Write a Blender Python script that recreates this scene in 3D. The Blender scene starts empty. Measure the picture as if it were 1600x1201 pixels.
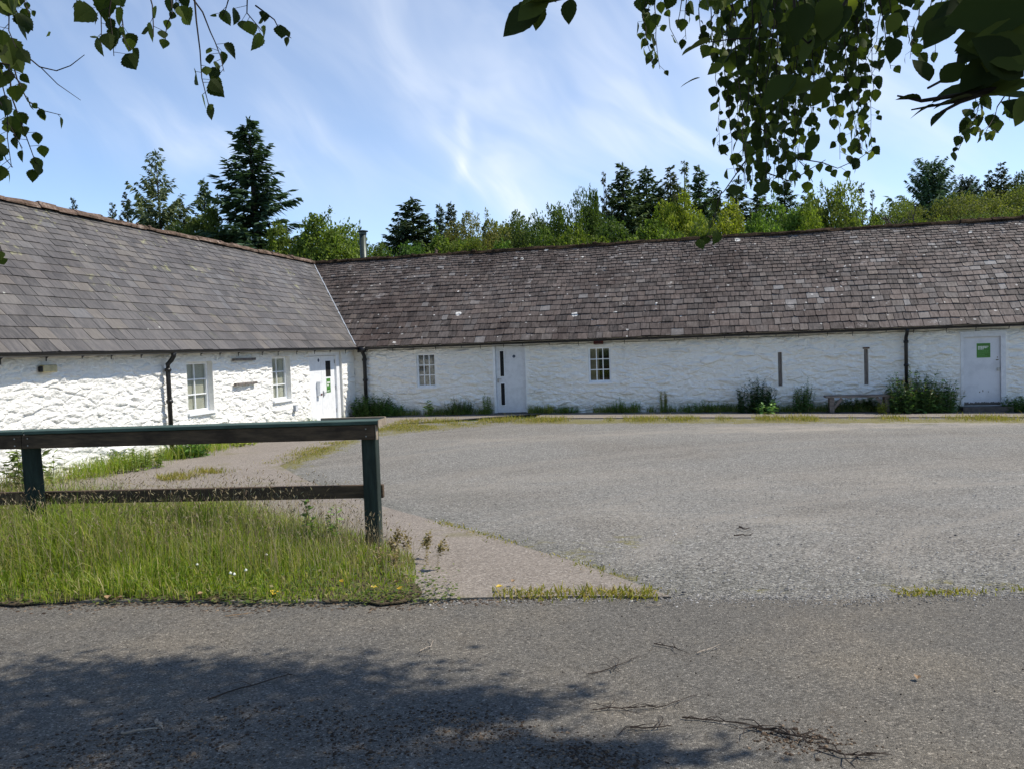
import bpy, bmesh, math, random
import numpy as np
from mathutils import Vector, Matrix, noise

random.seed(7)
rng = np.random.default_rng(7)
S = bpy.context.scene
COL = S.collection
R = math.radians

# ------------------------------------------------------------------ camera
EYE = 1.62
F_PX, PITCH, ROLL, PSI = 1264.9, 0.0442, 0.0351, 0.2277      # focal length in px of a 1600 px wide picture
cam_d = bpy.data.cameras.new('camera')
cam = bpy.data.objects.new('camera', cam_d)
COL.objects.link(cam)
Fw = Vector((0, math.cos(PITCH), -math.sin(PITCH)))
R0 = Vector((1, 0, 0))
U0 = Vector((0, math.sin(PITCH), math.cos(PITCH)))
Rt = math.cos(ROLL) * R0 - math.sin(ROLL) * U0
Up = math.cos(ROLL) * U0 + math.sin(ROLL) * R0
M = Matrix((Rt, Up, -Fw)).transposed().to_4x4()
M.translation = (0, 0, EYE)
cam.matrix_world = M
cam_d.sensor_width = 36
cam_d.lens = 36 * F_PX / 1600
cam_d.clip_start = 0.05
cam_d.clip_end = 3000
S.camera = cam

# ------------------------------------------------------------------ sun, sky, exposure
SUN_EL, SUN_AZ = R(53), R(3)            # azimuth measured from +X towards +Y
sv = Vector((math.cos(SUN_EL) * math.cos(SUN_AZ), math.cos(SUN_EL) * math.sin(SUN_AZ), math.sin(SUN_EL)))
sd = bpy.data.lights.new('sun', 'SUN')
sd.energy = 3.7
sd.angle = R(0.53)
sd.color = (1.0, 0.94, 0.83)
so = bpy.data.objects.new('sun', sd)
COL.objects.link(so)
so.rotation_euler = sv.to_track_quat('Z', 'Y').to_euler()
S.view_settings.view_transform = 'Standard'
S.view_settings.look = 'None'
S.view_settings.exposure = 0.60
S.view_settings.gamma = 1.0
S.render.film_transparent = False
S.cycles.max_bounces = 6
S.cycles.transparent_max_bounces = 12


class NT:
    """small helper round a node tree"""
    def __init__(self, tree):
        self.t = tree

    def n(self, kind, ins=None, **props):
        nd = self.t.nodes.new(kind)
        for k, v in props.items():
            setattr(nd, k, v)
        for k, v in (ins or {}).items():
            sock = nd.inputs[k]
            if isinstance(v, bpy.types.NodeSocket):
                self.t.links.new(v, sock)
            elif isinstance(v, bpy.types.Node):
                self.t.links.new(v.outputs[0], sock)
            else:
                if sock.type == 'RGBA' and len(v) == 3:
                    v = (*v, 1)
                sock.default_value = v
        return nd

    def math(self, op, a, b=0.0, c=0.0, clamp=False):
        nd = self.n('ShaderNodeMath', {0: a, 1: b, 2: c}, operation=op, use_clamp=clamp)
        return nd.outputs[0]

    def mix(self, fac, a, b, mode='MIX'):
        nd = self.t.nodes.new('ShaderNodeMix')
        nd.data_type = 'RGBA'
        nd.blend_type = mode
        for i, v in ((0, fac), (6, a), (7, b)):
            s = nd.inputs[i]
            if isinstance(v, bpy.types.NodeSocket):
                self.t.links.new(v, s)
            else:
                s.default_value = v if i == 0 else ((*v, 1) if len(v) == 3 else v)
        return nd.outputs[2]

    def ramp(self, fac, stops, interp='LINEAR'):
        nd = self.n('ShaderNodeValToRGB', {0: fac})
        cr = nd.color_ramp
        cr.interpolation = interp
        while len(cr.elements) < len(stops):
            cr.elements.new(0.5)
        for e, (p, c) in zip(cr.elements, stops):
            e.position = p
            e.color = (*c, 1) if hasattr(c, '__len__') else (c, c, c, 1)
        return nd.outputs[0]

    def noise(self, vec, scale, detail=3, rough=0.55, dist=0.0, out=0):
        return self.n('ShaderNodeTexNoise', {'Vector': vec, 'Scale': scale, 'Detail': detail, 'Roughness': rough,
                                             'Distortion': dist}).outputs[out]

    def voro(self, vec, scale, out='Distance', feature='F1', rand=1.0):
        return self.n('ShaderNodeTexVoronoi', {'Vector': vec, 'Scale': scale, 'Randomness': rand}, feature=feature).outputs[out]

    def maprange(self, v, a, b, c=0.0, d=1.0, kind='SMOOTHSTEP'):
        return self.n('ShaderNodeMapRange', {0: v, 1: a, 2: b, 3: c, 4: d}, interpolation_type=kind).outputs[0]

    def scale(self, vec, s):
        return self.n('ShaderNodeMapping', {'Vector': vec, 'Scale': s}).outputs[0]


w = bpy.data.worlds.new('World')
S.world = w
w.use_nodes = True
w.node_tree.nodes.clear()
n = NT(w.node_tree)
sky = n.n('ShaderNodeTexSky', sky_type='NISHITA', sun_disc=False, sun_elevation=SUN_EL,
          sun_rotation=math.pi / 2 - SUN_AZ, air_density=0.8, dust_density=0.05, ozone_density=2.6, altitude=60)
tc = n.n('ShaderNodeTexCoord').outputs['Generated']
sep = n.n('ShaderNodeSeparateXYZ', {0: tc})
yy = n.math('MAXIMUM', sep.outputs[1], 0.05)
px = n.math('DIVIDE', sep.outputs[0], yy)          # cirrus sheet laid out by world direction
pz = n.math('DIVIDE', sep.outputs[2], yy)
pv = n.n('ShaderNodeCombineXYZ', {0: px, 1: pz, 2: 0.0}).outputs[0]
warp = n.noise(pv, 2.2, 3, 0.5, 0.3, out=1)
warp2 = n.n('ShaderNodeVectorMath', {0: warp, 1: (0.5, 0.5, 0.5)}, operation='SUBTRACT').outputs[0]
warp3 = n.n('ShaderNodeVectorMath', {0: warp2, 3: 0.22}, operation='SCALE').outputs[0]
pw = n.n('ShaderNodeVectorMath', {0: pv, 1: warp3}, operation='ADD').outputs[0]


def streak(rot, sx, sy, scale, detail=6, rough=0.62):
    # rotate first, then stretch along the streak
    mp = n.n('ShaderNodeMapping', {'Vector': pw, 'Rotation': (0, 0, rot)}).outputs[0]
    mp = n.n('ShaderNodeMapping', {'Vector': mp, 'Scale': (sx, sy, 1)}).outputs[0]
    return n.noise(mp, scale, detail, rough, 0.4)


def blob(cx, cz, rot, a, b):
    c, s_ = math.cos(rot), math.sin(rot)
    spw = n.n('ShaderNodeSeparateXYZ', {0: pw})
    dx = n.math('SUBTRACT', spw.outputs[0], cx)
    dz = n.math('SUBTRACT', spw.outputs[1], cz)
    e1 = n.math('MULTIPLY', n.math('ADD', n.math('MULTIPLY', dx, c), n.math('MULTIPLY', dz, s_)), 1 / a)
    e2 = n.math('MULTIPLY', n.math('ADD', n.math('MULTIPLY', dx, -s_), n.math('MULTIPLY', dz, c)), 1 / b)
    d2_ = n.math('ADD', n.math('MULTIPLY', e1, e1), n.math('MULTIPLY', e2, e2))
    return n.math('EXPONENT', n.math('MULTIPLY', d2_, -1.0))


def p2(x, y):
    r = Fw + Rt * ((x - 800) / F_PX) - Up * ((y - 600.5) / F_PX)
    return r.x / r.y, r.z / r.y


fine = n.maprange(streak(R(35), 1.0, 3.2, 3.4, 4, .5), 0.34, 0.80)
fine2 = n.maprange(streak(R(48), 1.0, 4.0, 6.0, 4, .55), 0.36, 0.80)
cloud = None
for (x, y, ang, a, b, k, f) in ((640, 120, -22, .22, .085, .38, fine), (300, 215, -22, .14, .028, .30, fine2),
                                (735, 262, -45, .10, .022, .40, fine2), (800, 305, -30, .08, .018, .45, fine2),
                                (900, 210, 12, .30, .06, .24, fine), (1010, 60, -10, .30, .16, .28, fine),
                                (1420, 120, 10, .40, .25, .32, fine), (430, 290, -25, .06, .02, .28, fine2),
                                (700, 215, 70, .05, .012, .40, fine2), (200, 60, -15, .30, .10, .14, fine2),
                                (480, 220, -25, .08, .02, .2, fine2)):
    cx, cz = p2(x, y)
    t = n.math('MULTIPLY', n.math('MULTIPLY', blob(cx, cz, R(ang), a, b), k), n.math('ADD', n.math('MULTIPLY', f, 0.8), 0.35))
    cloud = t if cloud is None else n.math('ADD', cloud, t)
cloud = n.math('ADD', cloud, n.math('MULTIPLY', fine, 0.05))
front = n.maprange(sep.outputs[1], 0.05, 0.35)
cloud = n.math('MINIMUM', n.math('MULTIPLY', cloud, front), 0.85)
pale = n.n('ShaderNodeHueSaturation', {'Saturation': 0.95, 'Value': 0.95, 'Color': sky.outputs[0]}).outputs[0]
skycol = n.mix(cloud, pale, (4.7, 5.0, 5.45))
bg = n.n('ShaderNodeBackground', {'Color': skycol, 'Strength': 0.145})
n.n('ShaderNodeOutputWorld', {'Surface': bg.outputs[0]})

# ------------------------------------------------------------------ frames and helpers
d1 = Vector((math.sin(PSI), math.cos(PSI), 0))      # along the near wing, away from the viewer
d2 = Vector((math.cos(PSI), -math.sin(PSI), 0))     # along the far range, to the right
D_E, L_E = 23.92, 10.554                            # eaves lines v = D_E and u = -L_E
Z_E, Z_R = EYE + 0.213, EYE + 3.35
W_R, W_L = 3.426, 3.048                             # eaves to ridge
D_W, L_W = D_E + 0.22, L_E + 0.22                   # wall faces
ML, MR = (Z_R - Z_E) / W_L, (Z_R - Z_E) / W_R


def uv2w(u, v, z=0.0):
    return Vector((u * d2.x + v * d1.x, u * d2.y + v * d1.y, z))


def w2uv(x, y):
    return x * d2.x + y * d2.y, x * d1.x + y * d1.y


def smooth(a, b, t):
    t = min(1.0, max(0.0, (t - a) / (b - a)))
    return t * t * (3 - 2 * t)


def lerp_table(x, xs, ys):
    return float(np.interp(x, xs, ys))


def ground_z(x, y):
    u, v = w2uv(x, y)
    far = lerp_table(u, [-30, -11, -5, 0, 8.4, 30], [-.40, -.39, -.38, -.43, -.55, -.6])
    z = far * smooth(4.6, 12.5, v)
    if v > 33:                                      # the wooded slope behind
        z += (v - 33) * 0.055 * smooth(33, 60, v) + smooth(20, 90, u) * smooth(45, 120, v) * 11
    return z


def ray(x, y):
    return Fw + Rt * ((x - 800) / F_PX) - Up * ((y - 600.5) / F_PX)


def at(x, y, depth):
    """point seen at pixel (x, y) at a given distance ahead"""
    r = ray(x, y)
    return Vector((0, 0, EYE)) + r * (depth / r.y)


def on_ground(x, y):
    r = ray(x, y)
    h = EYE
    for _ in range(30):
        p = Vector((0, 0, EYE)) + r * (-h / r.z)
        h = EYE - ground_z(p.x, p.y)
    return Vector((p.x, p.y, EYE - h))


def on_right(x, y, v):
    r = ray(x, y)
    p = r * (v / r.dot(d1))
    return p.dot(d2), p.z + EYE                     # u, z


def on_left(x, y, u):
    r = ray(x, y)
    p = r * (u / r.dot(d2))
    return p.dot(d1), p.z + EYE                     # v, z


class MB:
    def __init__(self):
        self.v, self.f, self.m = [], [], []

    def add(self, verts, faces, mi=0):
        o = len(self.v)
        self.v += [tuple(p) for p in verts]
        self.f += [tuple(i + o for i in f) for f in faces]
        self.m += [mi] * len(faces)
        return self

    def box(self, a, b, mi=0, rot=0.0, piv=None):
        x0, y0, z0 = a
        x1, y1, z1 = b
        vs = [Vector(p) for p in ((x0, y0, z0), (x1, y0, z0), (x1, y1, z0), (x0, y1, z0),
                                  (x0, y0, z1), (x1, y0, z1), (x1, y1, z1), (x0, y1, z1))]
        if rot:
            c = Vector(piv) if piv else Vector(((x0 + x1) / 2, (y0 + y1) / 2, 0))
            m = Matrix.Rotation(rot, 3, 'Z')
            vs = [m @ (p - c) + c for p in vs]
        return self.add(vs, ((0, 3, 2, 1), (4, 5, 6, 7), (0, 1, 5, 4), (1, 2, 6, 5), (2, 3, 7, 6), (3, 0, 4, 7)), mi)

    def beam(self, p, q, wd, ht, mi=0, up=Vector((0, 0, 1))):
        p, q = Vector(p), Vector(q)
        d = (q - p).normalized()
        s = d.cross(up).normalized() * wd / 2
        t = s.cross(d).normalized() * ht / 2
        vs = [p - s - t, p + s - t, p + s + t, p - s + t, q - s - t, q + s - t, q + s + t, q - s + t]
        return self.add(vs, ((0, 1, 2, 3), (7, 6, 5, 4), (0, 4, 5, 1), (1, 5, 6, 2), (2, 6, 7, 3), (3, 7, 4, 0)), mi)

    def tube(self, pts, rad, n_=8, mi=0, caps=True):
        pts = [Vector(p) for p in pts]
        if not hasattr(rad, '__len__'):
            rad = [rad] * len(pts)
        vs, fs = [], []
        ref = Vector((0.31, 0.2, 0.93))
        for i, p in enumerate(pts):
            d = (pts[min(i + 1, len(pts) - 1)] - pts[max(i - 1, 0)]).normalized()
            a = d.cross(ref)
            if a.length < 1e-3:
                a = d.cross(Vector((1, 0, 0)))
            a.normalize()
            b = d.cross(a)
            for k in range(n_):
                t = 2 * math.pi * k / n_
                vs.append(p + (a * math.cos(t) + b * math.sin(t)) * rad[i])
        for i in range(len(pts) - 1):
            for k in range(n_):
                k2 = (k + 1) % n_
                fs.append((i * n_ + k, i * n_ + k2, (i + 1) * n_ + k2, (i + 1) * n_ + k))
        if caps:
            fs.append(tuple(range(n_ - 1, -1, -1)))
            e = (len(pts) - 1) * n_
            fs.append(tuple(range(e, e + n_)))
        return self.add(vs, fs, mi)

    def build(self, name, mats, parent=None, base=None, smooth_=False):
        me = bpy.data.meshes.new(name)
        vs = self.v
        if base is not None:
            b = base
            vs = [(p[0] - b[0], p[1] - b[1], p[2] - b[2]) for p in vs]
        me.from_pydata(vs, [], self.f)
        if not isinstance(mats, (list, tuple)):
            mats = [mats]
        for m in mats:
            me.materials.append(m)
        if len(mats) > 1:
            me.polygons.foreach_set('material_index', self.m)
        if smooth_:
            me.polygons.foreach_set('use_smooth', [True] * len(me.polygons))
        me.update()
        return link(name, me, parent)


def link(name, me, parent=None):
    o = bpy.data.objects.new(name, me)
    COL.objects.link(o)
    if parent is not None:
        o.parent = parent
    return o


def raw_mesh(name, verts, faces, mat, parent=None, smooth_=False):
    me = bpy.data.meshes.new(name)
    me.from_pydata(verts, [], faces)
    for m in (mat if isinstance(mat, (list, tuple)) else [mat]):
        me.materials.append(m)
    if smooth_:
        me.polygons.foreach_set('use_smooth', [True] * len(me.polygons))
    me.update()
    return link(name, me, parent)


def bevel(o, wd=0.004, seg=1):
    m = o.modifiers.new('bevel', 'BEVEL')
    m.width = wd
    m.segments = seg
    m.limit_method = 'ANGLE'
    return o


def tag(o, label=None, cat=None, group=None, kind=None):
    if label:
        o['label'] = label
    if cat:
        o['category'] = cat
    if group:
        o['group'] = group
    if kind:
        o['kind'] = kind
    return o


def thing(name, label, cat, loc=(0, 0, 0), rz=0.0, group=None):
    o = bpy.data.objects.new(name, None)
    COL.objects.link(o)
    o.location = loc
    o.rotation_euler = (0, 0, rz)
    o.empty_display_size = 0.2
    return tag(o, label, cat, group)


def copy_tree(o, parent=None):
    c = o.copy()
    COL.objects.link(c)
    if parent is not None:
        c.parent = parent
    for ch in list(o.children):
        copy_tree(ch, c)
    return c


# ------------------------------------------------------------------ materials
def mat(name, fn):
    m = bpy.data.materials.new(name)
    m.use_nodes = True
    m.node_tree.nodes.clear()
    nt = NT(m.node_tree)
    out = nt.n('ShaderNodeOutputMaterial')
    res = fn(nt)
    nt.t.links.new(res if isinstance(res, bpy.types.NodeSocket) else res.outputs[0], out.inputs[0])
    return m


def pbr(nt, col, rough=0.7, bump=None, bs=0.5, bd=0.01, metal=0.0, spec=0.4):
    ins = {'Base Color': col, 'Roughness': rough, 'Metallic': metal, 'Specular IOR Level': spec}
    if bump is not None:
        ins['Normal'] = nt.n('ShaderNodeBump', {'Height': bump, 'Strength': bs, 'Distance': bd}).outputs[0]
    return nt.n('ShaderNodeBsdfPrincipled', ins)


def pos(nt):
    return nt.n('ShaderNodeNewGeometry').outputs['Position']


def obc(nt):
    return nt.n('ShaderNodeTexCoord').outputs['Object']


def island(nt):
    return nt.n('ShaderNodeNewGeometry').outputs['Random Per Island']


def m_white(nt):
    p = pos(nt)
    big = nt.noise(p, 0.7, 4)
    col = nt.mix(nt.maprange(big, 0.4, 0.75), (.865, .845, .795), (.815, .795, .75))
    st = nt.noise(nt.scale(p, (1, 1, 0.35)), 3.2, 5, 0.65)
    col = nt.mix(nt.math('MULTIPLY', nt.maprange(st, 0.60, 0.78), 0.35), col, (.50, .49, .44))
    h = nt.n('ShaderNodeSeparateXYZ', {0: p}).outputs[2]
    low = nt.math('MULTIPLY', nt.maprange(h, 0.12, -0.45), nt.maprange(nt.noise(p, 4.0, 5, 0.7), 0.35, 0.62))
    col = nt.mix(nt.math('MULTIPLY', low, 0.7), col, (.25, .27, .17))
    lay = nt.noise(nt.scale(p, (2.2, 2.2, 9)), 3.0, 5, 0.6, 1.2)
    ridge_ = nt.math('ABSOLUTE', nt.math('SUBTRACT', lay, 0.5))
    b = nt.math('ADD', nt.noise(p, 22, 4, 0.6), nt.math('MULTIPLY', nt.maprange(ridge_, 0.0, 0.05), 0.22))
    return pbr(nt, col, 0.8, b, 0.75, 0.022, spec=.2)


def m_slate_dark(nt):
    r = island(nt)
    p = obc(nt)
    col = nt.ramp(r, [(0, (.045, .044, .047)), (.25, (.072, .070, .073)), (.5, (.095, .092, .095)), (.75, (.118, .110, .108)), (.90, (.150, .135, .118)), (1, (.125, .130, .14))])
    st = nt.maprange(nt.noise(nt.scale(p, (3.5, 20, 3.5)), 1.0, 5, 0.75), .30, .70)
    col = nt.mix(0.42, col, nt.mix(st, (.036, .034, .032), (.195, .180, .165)), 'MIX')
    col = nt.mix(1.0, col, (.98, .95, .925), 'MULTIPLY')
    big = nt.noise(p, 0.5, 3)
    col = nt.mix(nt.maprange(big, .45, .7), col, nt.mix(1.0, col, (.82, .80, .80), 'MULTIPLY'))
    z = nt.n('ShaderNodeSeparateXYZ', {0: p}).outputs[2]
    lich = nt.math('MULTIPLY', nt.maprange(nt.noise(p, 1.7, 5, 0.72), 0.60, 0.66), nt.maprange(z, 2.2, 5.2, 0.05, 1.0))
    col = nt.mix(nt.math('MULTIPLY', lich, 0.7), col, (.30, .29, .15))
    dots = nt.math('MULTIPLY', nt.maprange(nt.voro(p, 4.5), 0.12, 0.08), nt.maprange(nt.noise(p, 1.2), 0.58, 0.66))
    col = nt.mix(dots, col, (.45, .45, .40))
    return pbr(nt, col, 0.62, nt.noise(p, 30, 4), 0.4, 0.01, spec=0.3)


def m_slate_brown(nt):
    r = island(nt)
    p = obc(nt)
    col = nt.ramp(r, [(0, (.045, .039, .036)), (.22, (.104, .082, .072)), (.45, (.155, .122, .107)), (.68, (.215, .165, .140)),
                      (.85, (.170, .160, .152)), (.94, (.275, .225, .185)), (.985, (.35, .335, .32)), (1, (.44, .44, .43))])
    st = nt.maprange(nt.noise(nt.scale(p, (17, 3.5, 3.5)), 1.0, 5, 0.75), .30, .70)
    col = nt.mix(0.48, col, nt.mix(st, (.030, .026, .023), (.29, .25, .225)))
    big = nt.noise(p, 0.45, 4, 0.6)
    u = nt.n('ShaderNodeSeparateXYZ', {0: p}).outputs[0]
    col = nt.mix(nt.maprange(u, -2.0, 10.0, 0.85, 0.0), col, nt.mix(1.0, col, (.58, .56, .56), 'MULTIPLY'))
    col = nt.mix(nt.maprange(big, .42, .68), col, nt.mix(1.0, col, (.62, .58, .57), 'MULTIPLY'))
    pale = nt.maprange(nt.noise(p, 2.3, 5, 0.75), 0.60, 0.70)
    col = nt.mix(nt.math('MULTIPLY', pale, 0.6), col, (.36, .33, .31))
    wob = nt.n('ShaderNodeVectorMath', {0: p, 1: nt.n('ShaderNodeVectorMath', {0: nt.noise(p, 9, 2, out=1), 3: 0.10}, operation='SCALE').outputs[0]}, operation='ADD').outputs[0]
    v = nt.n('ShaderNodeTexVoronoi', {'Vector': wob, 'Scale': 1.6})
    sel = nt.n('ShaderNodeSeparateColor', {0: v.outputs['Color']})
    rad = nt.math('MULTIPLY', nt.maprange(sel.outputs[0], 0.45, 1.0, 0.02, 0.17, 'LINEAR'), nt.math('GREATER_THAN', sel.outputs[0], 0.45))
    dot = nt.math('LESS_THAN', v.outputs['Distance'], rad)
    v2 = nt.n('ShaderNodeTexVoronoi', {'Vector': wob, 'Scale': 4.2})
    sel2 = nt.n('ShaderNodeSeparateColor', {0: v2.outputs['Color']})
    dot2 = nt.math('LESS_THAN', v2.outputs['Distance'], nt.math('MULTIPLY', 0.14, nt.math('GREATER_THAN', sel2.outputs[1], 0.72)))
    col = nt.mix(nt.math('MULTIPLY', nt.math('MAXIMUM', dot, nt.math('MULTIPLY', dot2, 0.6)), 0.9), col, (.66, .64, .60))
    return pbr(nt, col, 0.8, nt.noise(p, 30, 4), 0.5, 0.012, spec=0.2)


def m_ridge_red(nt):
    p = obc(nt)
    a = nt.noise(p, 5, 5, 0.7)
    col = nt.ramp(a, [(0.3, (.05, .045, .03)), (.45, (.115, .078, .056)), (.58, (.175, .122, .094)), (.72, (.36, .30, .25)), (.85, (.40, .38, .24))])
    return pbr(nt, col, 0.9, nt.noise(p, 25, 5, 0.7), 1.0, 0.03, spec=0.1)


def m_ridge_moss(nt):
    p = obc(nt)
    a = nt.noise(p, 6, 5, 0.7)
    col = nt.ramp(a, [(0.3, (.018, .014, .010)), (.5, (.045, .030, .020)), (.66, (.09, .06, .035)), (.8, (.10, .10, .04))])
    return pbr(nt, col, 0.95, nt.noise(p, 25, 5, 0.7), 1.0, 0.04, spec=0.05)


def simple(col, rough=0.5, metal=0.0, var=0.15, nscale=8.0, bump=0.0, spec=0.4, dark=None):
    def fn(nt):
        p = pos(nt)
        a = nt.noise(p, nscale, 4, 0.65)
        dk = dark or tuple(c * (1 - 2.2 * var) for c in col)
        c = nt.mix(nt.maprange(a, 0.35, 0.7), col, dk)
        return pbr(nt, c, rough, nt.noise(p, nscale * 6, 3) if bump else None, bump, 0.01, metal, spec)
    return fn


def m_wood(col, dark, stretch=(1.2, 14, 14)):
    def fn(nt):
        p = obc(nt)
        a = nt.noise(nt.scale(p, stretch), 2.0, 5, 0.7)
        c = nt.mix(nt.maprange(a, 0.3, 0.75), dark, col)
        c = nt.mix(nt.math('MULTIPLY', nt.maprange(nt.noise(p, 3, 4), 0.55, 0.7), 0.6), c, tuple(x * 0.5 for x in dark))
        return pbr(nt, c, 0.8, a, 0.6, 0.006, spec=0.2)
    return fn


def m_asphalt(nt):
    p = pos(nt)
    v = nt.n('ShaderNodeTexVoronoi', {'Vector': p, 'Scale': 130.0})
    g = nt.n('ShaderNodeSeparateColor', {0: v.outputs['Color']}).outputs[0]
    v2 = nt.n('ShaderNodeTexVoronoi', {'Vector': p, 'Scale': 52.0})
    g2 = nt.n('ShaderNodeSeparateColor', {0: v2.outputs['Color']}).outputs[1]
    big = nt.noise(p, 0.8, 5, 0.6)
    col = nt.ramp(g, [(0, (.075, .073, .070)), (.45, (.115, .111, .105)), (.8, (.150, .145, .136)), (.95, (.20, .19, .18)), (1, (.30, .29, .27))])
    col = nt.mix(nt.math('MULTIPLY', nt.maprange(g2, .88, .95), .45), col, (.045, .042, .039))
    col = nt.mix(nt.maprange(nt.noise(p, 150, 2), .4, .7), col, nt.mix(1.0, col, (.7, .7, .7), 'MULTIPLY'))
    col = nt.mix(1.0, col, (1.10, 1.055, .98), 'MULTIPLY')
    col = nt.mix(nt.maprange(big, .42, .72), col, nt.mix(1.0, col, (1.28, 1.22, 1.13), 'MULTIPLY'))
    dirt = nt.math('MULTIPLY', nt.maprange(nt.noise(p, 2.1, 6, 0.75), .55, .75), 0.5)
    col = nt.mix(dirt, col, nt.mix(nt.noise(p, 60, 2), (.05, .042, .033), (.15, .125, .10)))
    b = nt.math('ADD', nt.math('MULTIPLY', v.outputs['Distance'], -0.9), nt.math('MULTIPLY', nt.noise(p, 240, 2), 0.4))
    return pbr(nt, col, 0.9, b, 0.7, 0.008, spec=0.2)


def m_gravel(nt):
    p = pos(nt)
    v = nt.n('ShaderNodeTexVoronoi', {'Vector': p, 'Scale': 66.0})
    g = nt.n('ShaderNodeSeparateColor', {0: v.outputs['Color']}).outputs[0]
    v2 = nt.n('ShaderNodeTexVoronoi', {'Vector': p, 'Scale': 31.0})
    g2 = nt.n('ShaderNodeSeparateColor', {0: v2.outputs['Color']}).outputs[0]
    col = nt.ramp(g, [(0, (.088, .083, .074)), (.3, (.145, .138, .124)), (.6, (.200, .191, .172)), (.85, (.258, .246, .222)), (1, (.40, .385, .35))])
    col = nt.mix(nt.math('MULTIPLY', nt.maprange(g2, .80, .95), .7), col, nt.mix(g, (.11, .104, .095), (.36, .34, .31)))
    big = nt.noise(p, 0.35, 5, 0.6)
    col = nt.mix(nt.maprange(big, .40, .66), col, nt.mix(1.0, col, (.93, .90, .87), 'MULTIPLY'))
    # faint wheel arcs worn into the chippings, centred on the turning place
    off = nt.n('ShaderNodeVectorMath', {0: p, 1: (9.0, 4.0, 0)}, operation='SUBTRACT').outputs[0]
    off = nt.n('ShaderNodeVectorMath', {0: off, 1: nt.n('ShaderNodeVectorMath', {0: nt.noise(p, .5, 3, out=1), 3: 1.2}, operation='SCALE').outputs[0]}, operation='ADD').outputs[0]
    rad = nt.n('ShaderNodeVectorMath', {0: off}, operation='LENGTH').outputs['Value']
    arc = nt.noise(nt.n('ShaderNodeCombineXYZ', {0: rad, 1: 0.0, 2: 0.0}).outputs[0], 1.4, 4, .7)
    col = nt.mix(nt.math('MULTIPLY', nt.maprange(arc, .48, .66), .75), col, nt.mix(g, (.185, .168, .145), (.275, .253, .22)))
    col = nt.mix(nt.math('MULTIPLY', nt.maprange(arc, .46, .34), .55), col, nt.mix(1.0, col, (.72, .70, .68), 'MULTIPLY'))
    du = nt.n('ShaderNodeAttribute', attribute_name='dust').outputs['Fac']
    du = nt.math('MULTIPLY', du, nt.maprange(nt.noise(nt.scale(p, (.4, 1, 1)), 1.6, 6, .75), .36, .62))
    col = nt.mix(nt.math('MULTIPLY', du, .8), col, nt.mix(g, (.29, .255, .21), (.38, .34, .285)))
    gm = nt.n('ShaderNodeAttribute', attribute_name='coarse').outputs['Fac']
    col = nt.mix(nt.math('MULTIPLY', gm, nt.maprange(nt.noise(p, 3, 5, .7), .3, .6)), col, nt.mix(g, (.055, .054, .046), (.20, .195, .17)))
    ms = nt.n('ShaderNodeAttribute', attribute_name='moss').outputs['Fac']
    mk = nt.maprange(nt.math('ADD', ms, nt.math('MULTIPLY', nt.math('SUBTRACT', nt.noise(p, 1.8, 8, 0.8), 0.5), 2.6)), .50, .80)
    mk = nt.math('MULTIPLY', mk, nt.maprange(nt.noise(p, 35, 3), .35, .6, 0.35, 1.0))
    col = nt.mix(nt.math('MULTIPLY', mk, nt.maprange(ms, 0.05, 0.3)), col, nt.mix(nt.noise(p, 12, 4), (.10, .085, .025), (.22, .20, .05)))
    b = nt.math('ADD', nt.math('MULTIPLY', v.outputs['Distance'], -0.7), nt.math('MULTIPLY', v2.outputs['Distance'], -0.6))
    return pbr(nt, col, 0.9, b, 0.8, 0.014, spec=0.2)


def m_concrete(nt):
    p = pos(nt)
    v = nt.n('ShaderNodeTexVoronoi', {'Vector': p, 'Scale': 85.0})
    g = nt.n('ShaderNodeSeparateColor', {0: v.outputs['Color']}).outputs[0]
    a = nt.noise(p, 1.1, 6, 0.65)
    col = nt.mix(nt.maprange(a, .35, .7), (.262, .225, .190), (.200, .170, .142))
    col = nt.mix(0.55, col, nt.ramp(g, [(0, (.06, .052, .044)), (.5, (.215, .184, .156)), (.9, (.31, .27, .23)), (1, (.46, .42, .37))]))
    spots = nt.maprange(nt.noise(p, 11, 5, 0.8), .62, .74)
    col = nt.mix(nt.math('MULTIPLY', spots, 0.7), col, (.075, .062, .045))
    gr = nt.math('MULTIPLY', nt.maprange(nt.noise(p, .9, 5, .7), .56, .7), 0.5)
    col = nt.mix(gr, col, (.15, .135, .06))
    b = nt.math('ADD', nt.noise(p, 40, 5, 0.7), nt.math('MULTIPLY', v.outputs['Distance'], -0.4))
    return pbr(nt, col, 0.9, b, 0.5, 0.012, spec=0.2)


def m_soil(nt):
    p = pos(nt)
    a = nt.noise(p, 9, 6, 0.7)
    col = nt.ramp(a, [(.3, (.045, .034, .022)), (.5, (.095, .074, .048)), (.65, (.06, .07, .022)), (.8, (.13, .10, .06))])
    return pbr(nt, col, 0.95, nt.noise(p, 40, 4), 0.8, 0.02, spec=0.1)


def m_field(nt):
    p = pos(nt)
    a = nt.noise(p, 0.6, 6, 0.7)
    col = nt.ramp(a, [(.3, (.030, .042, .012)), (.55, (.055, .075, .02)), (.8, (.10, .10, .04))])
    return pbr(nt, col, 0.95, nt.noise(p, 8, 4), 0.8, 0.1, spec=0.1)


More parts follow.
